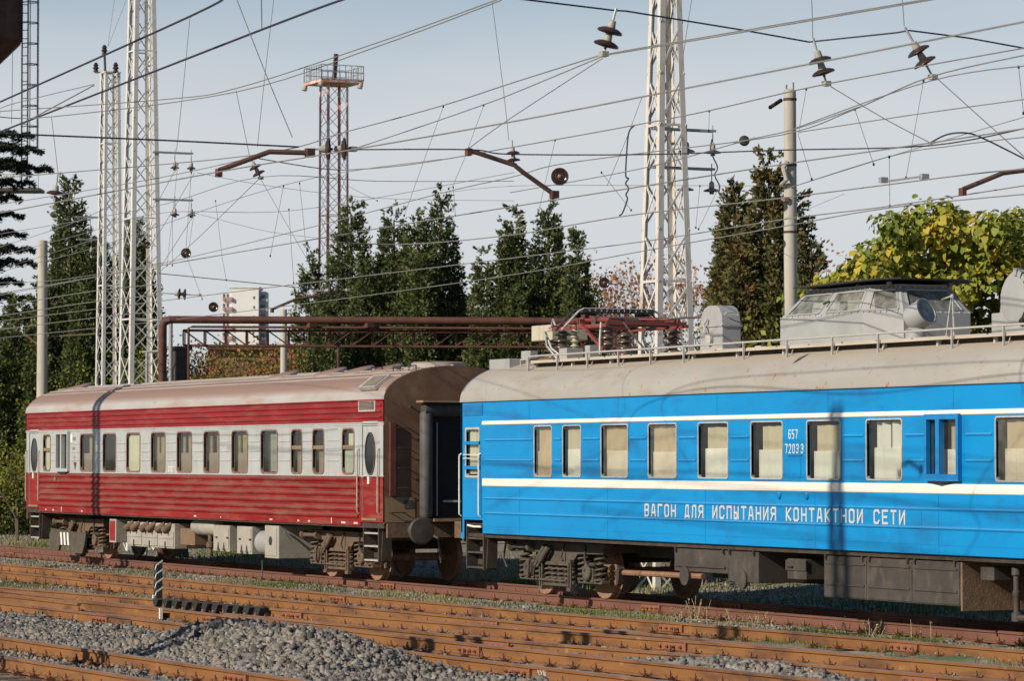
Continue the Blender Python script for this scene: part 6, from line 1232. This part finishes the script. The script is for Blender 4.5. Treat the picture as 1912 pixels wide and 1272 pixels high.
# trees with limbs
def limbs(mb, p, d, L_, r, depth, rg, tips, spread=.6, n=3):
    q = p+d*L_; mb.tube([p, p.lerp(q, .5)+Vector(rg.normal(0, .03, 3))*L_, q], [r, r*.8, r*.62], 5, cap=False); tips.append((q, d))
    if depth == 0: return
    for k in range(n):
        e = (d+Vector(rg.normal(0, spread, 3))).normalized(); e.z = max(e.z, -.1); limbs(mb, q if k else p.lerp(q, .7), e.normalized(), L_*rg.uniform(.62, .85), r*.62, depth-1, rg, tips, spread, n)
def leafy(name, label, px, D, pyt, m, leaf, per, seed, group=None, spread=.5, depth=4, twig=None, asp=.7, trunk=.16, cat='tree', sig=.28, zb=-.3, fr=.3, hang=.2):
    rg = np.random.default_rng(seed); b = uD(px, 857, D); H = uD(px, pyt, D).z-zb; t = thing(name, label, cat, (b.x, b.y, zb), group); tips = []
    mb = MB(); limbs(mb, Vector((b.x, b.y, zb)), Vector((0, 0, 1)), H*fr, trunk, depth, rg, tips, spread)
    zm = max(p.z for p, d in tips); sc = (H*.98)/(zm-zb); mb.v = [(b.x+(x-b.x)*sc, b.y+(y-b.y)*sc, zb+(z-zb)*sc) for x, y, z in mb.v]
    mb.build('trunk', twig or M['bark'], t); T_ = np.array([(b.x+(p.x-b.x)*sc, b.y+(p.y-b.y)*sc, zb+(p.z-zb)*sc) for p, d in tips if p.z > zb+H*.25])
    n = len(T_)*per; C_ = np.repeat(T_, per, 0)+rg.normal(0, sig, (n, 3)); d = norm(rg.normal(0, 1, (n, 3))+np.array([0, 0, -hang*3]))
    crown_obj('crown', t, C_, d, rg.uniform(.6, 1.3, n)*leaf, m, np.clip(np.repeat(rg.random(len(T_)), per)*.5+rg.random(n)*.5, 0, 1), asp); return t
ga = 'orange autumn trees behind the rust streaked mast'
for i, (px, py, lb_) in enumerate(((1128, 470, 'sparse reddish autumn tree beside the narrow conifer'), (1165, 490, 'orange autumn tree just left of the rust streaked mast'), (1225, 505, 'orange autumn tree seen through the rust streaked mast'), (1288, 470, 'rust coloured autumn tree right of the rust streaked mast'), (1330, 450, 'pinkish autumn treetop between the mast and the cypress'))):
    leafy('autumn_tree', lb_, px, 124+i, py, M['autumn'], .15, 4, 40+i, ga, twig=M['twig'], trunk=.07, sig=.16, depth=5, fr=.3, spread=.27)
for i, (px, py, lb_) in enumerate(((1565, 462, 'pinkish autumn treetop between the cypress and the broad leaved tree'), (1600, 480, 'pale pink autumn treetop behind the broad leaved tree'))): leafy('autumn_tree', lb_, px, 116, py, M['autumn'], .16, 9, 60+i, ga, twig=M['twig'], trunk=.08, sig=.25, depth=4)
# big broad leaved tree: limbs, heart shaped hanging leaves in clumps, the largest ones each a part
def broadtree():
    D = 86.; rg = np.random.default_rng(77); b = uD(1765, 857, D); sc = D/FPX
    t = thing('broad_leaved_tree', 'large yellow green tree with broad hanging leaves behind the roof cabin', 'tree', (b.x, b.y, -.3)); tips = []
    mb = MB(); limbs(mb, Vector((b.x, b.y, -.3)), Vector((0, 0, 1)), 2.2, .2, 4, rg, tips, .55); mb.build('trunk', M['bark'], t)
    Cs, Rs = [], []
    # clump centres follow the outline of the crown in the photograph, filled in depth
    outl = [(1518, 545), (1530, 530), (1548, 515), (1568, 500), (1590, 482), (1612, 468), (1640, 448), (1668, 425), (1668, 390), (1700, 378), (1740, 365), (1775, 385), (1800, 400), (1850, 395), (1890, 385), (1930, 410), (1960, 450), (1990, 520)]
    for px, py in outl:
        for k in range(34):
            f_ = rg.random()**1.2; yy = py+20+(700-py)*f_; xx = px+rg.normal(0, 16); Cs.append(np.array(uD(xx, yy, D+rg.normal(0, 1.5)))); Rs.append(rg.uniform(.28, .5))
    Cs = np.array(Cs); Rs = np.array(Rs); per = 52; n = len(Cs)*per
    v = norm(rg.normal(0, 1, (n, 3))); C_ = np.repeat(Cs, per, 0)+v*(np.repeat(Rs, per)*rg.uniform(.5, 1.05, n))[:, None]
    up = norm(v*.8+np.array([0, -.35, .55])+rg.normal(0, .4, (n, 3)))         # leaf normal
    tip = norm(np.array([0, 0, -1.])+v*.5+rg.normal(0, .35, (n, 3))); tip = norm(tip-up*(tip*up).sum(1, keepdims=True)); side_ = np.cross(up, tip)
    s = rg.uniform(.10, .21, n); rnd = np.clip(np.repeat(rg.normal(.45, .13, len(Cs)), per)+rg.normal(0, .17, n), 0, 1)
    O = np.array([(0, 0, 0), (.42, -.06, .06), (.52, .28, .1), (.3, .72, .06), (0, 1, -.1), (-.3, .72, .06), (-.52, .28, .1), (-.42, -.06, .06)])
    L8 = lambda i: C_[i][:, None, :]+s[i][:, None, None]*(O[None, :, :1]*side_[i][:, None, :]+O[None, :, 1:2]*tip[i][:, None, :]+O[None, :, 2:]*up[i][:, None, :])
    near = np.argsort(((C_-np.array(CAM))@np.array(cF))-s*6)[:300]; msk = np.ones(n, bool); msk[near] = False; I = np.where(msk)[0]; I = I[rg.random(len(I)) < .9]
    V_ = L8(I).reshape(-1, 3)-np.array(_off(t)); k = np.arange(len(I))[:, None]*8
    F_ = np.concatenate([k+np.array([[0, 1, 2, 3]]), k+np.array([[0, 3, 4, 5]]), k+np.array([[0, 5, 6, 7]])]); o = npobj('crown', npmesh('crown', V_, F_, M['catalpa'], np.tile(rnd[I], 3)), t); o['kind'] = 'stuff'
    ms = [npmesh('leaf', O, np.array([(0, 1, 2, 3), (0, 3, 4, 5), (0, 5, 6, 7)]), M['catalpa'], np.full(3, q)) for q in np.linspace(.1, .95, 8)]
    for i in near:
        lf = bpy.data.objects.new('leaf', ms[int(rnd[i]*7.99)]); COL.objects.link(lf); lf.parent = t
        m3 = np.stack([side_[i], tip[i], up[i]], 1)*s[i]; p = C_[i]-np.array(_off(t)); lf.matrix_local = Matrix([[*m3[0], p[0]], [*m3[1], p[1]], [*m3[2], p[2]], [0, 0, 0, 1]])
broadtree()
for i, (px, py, lb_) in enumerate(((372, 642, 'yellow green shrub behind the grey support column'), (398, 648, 'yellow green shrub right of the grey support column'), (330, 655, 'small green shrub between the mast and the grey column'))): leafy('shrub', lb_, px, 112, py, M['shrub'], .12, 26, 80+i, 'yellow green shrubs', cat='shrub', sig=.3, trunk=.05, depth=4)
for i, (px, py, lb_) in enumerate(((430, 652, 'orange brown bush right of the yellow green shrubs'), (475, 640, 'bare brown bush below the tower block'), (515, 646, 'bare reddish bush left of the small concrete pole'), (550, 660, 'orange bush at the foot of the middle conifers'))): leafy('autumn_bush', lb_, px, 120, py, M['autumn'], .1, 9, 90+i, 'autumn bushes above the red roof', cat='bush', twig=M['twig'], trunk=.05, sig=.2, depth=6, fr=.2, spread=.45)
for i, (px, py, lb_) in enumerate(((1450, 600, 'leafy yellow green shrub left of the roof cabin'),)): leafy('shrub', lb_, px, 84, py, M['catalpa'], .2, 16, 100+i, None, cat='shrub', sig=.3, trunk=.05, depth=3)
leafy('shrub', 'bright green shrub beside the left end of the red carriage', 32, 110, 850, M['shrub'], .12, 30, 110, None, cat='shrub', sig=.3, trunk=.05, depth=3)
for i in range(5): leafy('shrub', 'low dark shrub behind the pale rust pipe, %s from the left' % NTH[i], -20+i*18, 122+i, 900-6*i, M['conifer'], .14, 30, 120+i, 'low shrubs at the left edge', cat='shrub', sig=.35, trunk=.05, depth=3)
# ================================================================ far buildings
M['bwhite'] = mat('white_render', (.62, .60, .57), (.68, .66, .63), scale=.2, rough=.8); M['bred'] = mat('pinkish_balcony', (.38, .22, .2), (.44, .27, .24), scale=.3, rough=.8); M['bglass'] = mat('far_window', (.05, .07, .09), rough=.15)
M['bshade'] = mat('white_render_shaded', (.42, .42, .42), (.48, .48, .47), scale=.2, rough=.8); M['brick'] = mat('brown_wall', (.17, .075, .05), (.22, .10, .07), scale=.6, rough=.9)  # greyer copy of the white render: the right wing's shade painted into its colour
DB_ = 1000.; mpp = DB_/FPX; o_ = uD(456, 857, DB_); Bv = lambda px, d, z: Vector((o_.x, o_.y, 0))+cR_*((px-456)*mpp)+cF_*d+Vector((0, 0, z)); zpy = lambda py: uD(456, py, DB_).z
TB = thing('tower_block', 'white apartment tower block rising behind the pipe bridge', 'building', Bv(456, 0, -.3))
def bbox(px0, px1, d0, d1, z0, z1, m, name, par): c = (Bv(px0, d0, z0)+Bv(px1, d1, z1))/2; return MB().obox(c, cR_*((px1-px0)*mpp/2), cF_*((d1-d0)/2), (0, 0, (z1-z0)/2)).build(name, m, par)
wl = bbox(431, 482, 0, 14, -.3, zpy(537), M['bwhite'], 'wall', TB); wl2 = bbox(412, 432, 2, 12, -.3, zpy(546), M['bwhite'], 'wall', TB); wl3 = bbox(481.5, 495, 3, 13, -.3, zpy(543), M['bshade'], 'wall', TB); bbox(425, 484, -.3, 14.3, zpy(537), zpy(534), M['bwhite'], 'roof_slab', TB)
for k in range(12):
    z = zpy(549)-k*2.85
    for px in (414, 421): q = bbox(px, px+4.5, 1.0, 2.0, z-1.9, z-.9, M['bred'], 'balcony', TB); bbox(px+.3, px+4.2, 1.9, 1.98, z-.9, z+.2, M['bglass'], 'window', TB)
    q = bbox(428, 433, -.9, 0, z-1.9, z-.9, M['bred'], 'balcony', TB); bbox(472, 475, -.08, 0, z-1.4, z-.6, M['bglass'], 'window', TB); bbox(484, 493, 2.9, 3, z-1.5, z-.1, M['bglass'], 'window', TB); bbox(487, 498, 1.6, 3, z-2.0, z-1.2, M['bshade'], 'balcony', TB)
DW = 165.; a, b = uD(398, 857, DW), uD(575, 857, DW); zt = uD(480, 655, DW).z; LW = thing('low_building', 'long low brown building with a dark roof edge below the tower block', 'building', (a+b)/2-Vector((0, 0, 2.8)))
MB().obox((a+b)/2*1+Vector((0, 0, (zt-.3)/2-((a+b)/2).z)), (b-a)/2, cF_*3, (0, 0, (zt+.3)/2)).build('wall', M['brick'], LW); MB().obox((a+b)/2+Vector((0, 0, zt+.06-((a+b)/2).z)), (b-a)*.505, cF_*3.4, (0, 0, .12)).build('roof_edge', M['rustpipe'], LW)
p = uD(530, 578, 108); t = thing('concrete_pole', 'small weathered concrete pole in front of the bare bushes', 'pole', (p.x, p.y, -.3)); MB().lathe([(.14, 0), (.1, p.z+.3)], (p.x, p.y, -.3), n=12).build('shaft', M['concrete'], t, smooth=True); MB().bar(p+cR_*.1-Vector((0, 0, .15)), p+cR_*.5+Vector((0, 0, 0)), .04).build('arm', M['concrete'], t)
p = uD(632, 650, 100); t = thing('lamp_post', 'thin brown post with a crossarm before the middle conifers', 'post', (p.x, p.y, -.3)); MB().tube([(p.x, p.y, -.3), p], .05, 8).build('shaft', M['rustarm'], t); MB().bar(p-cR_*.4, p+cR_*.6+Vector((0, 0, .04)), .025).build('crossarm', M['rustarm'], t)
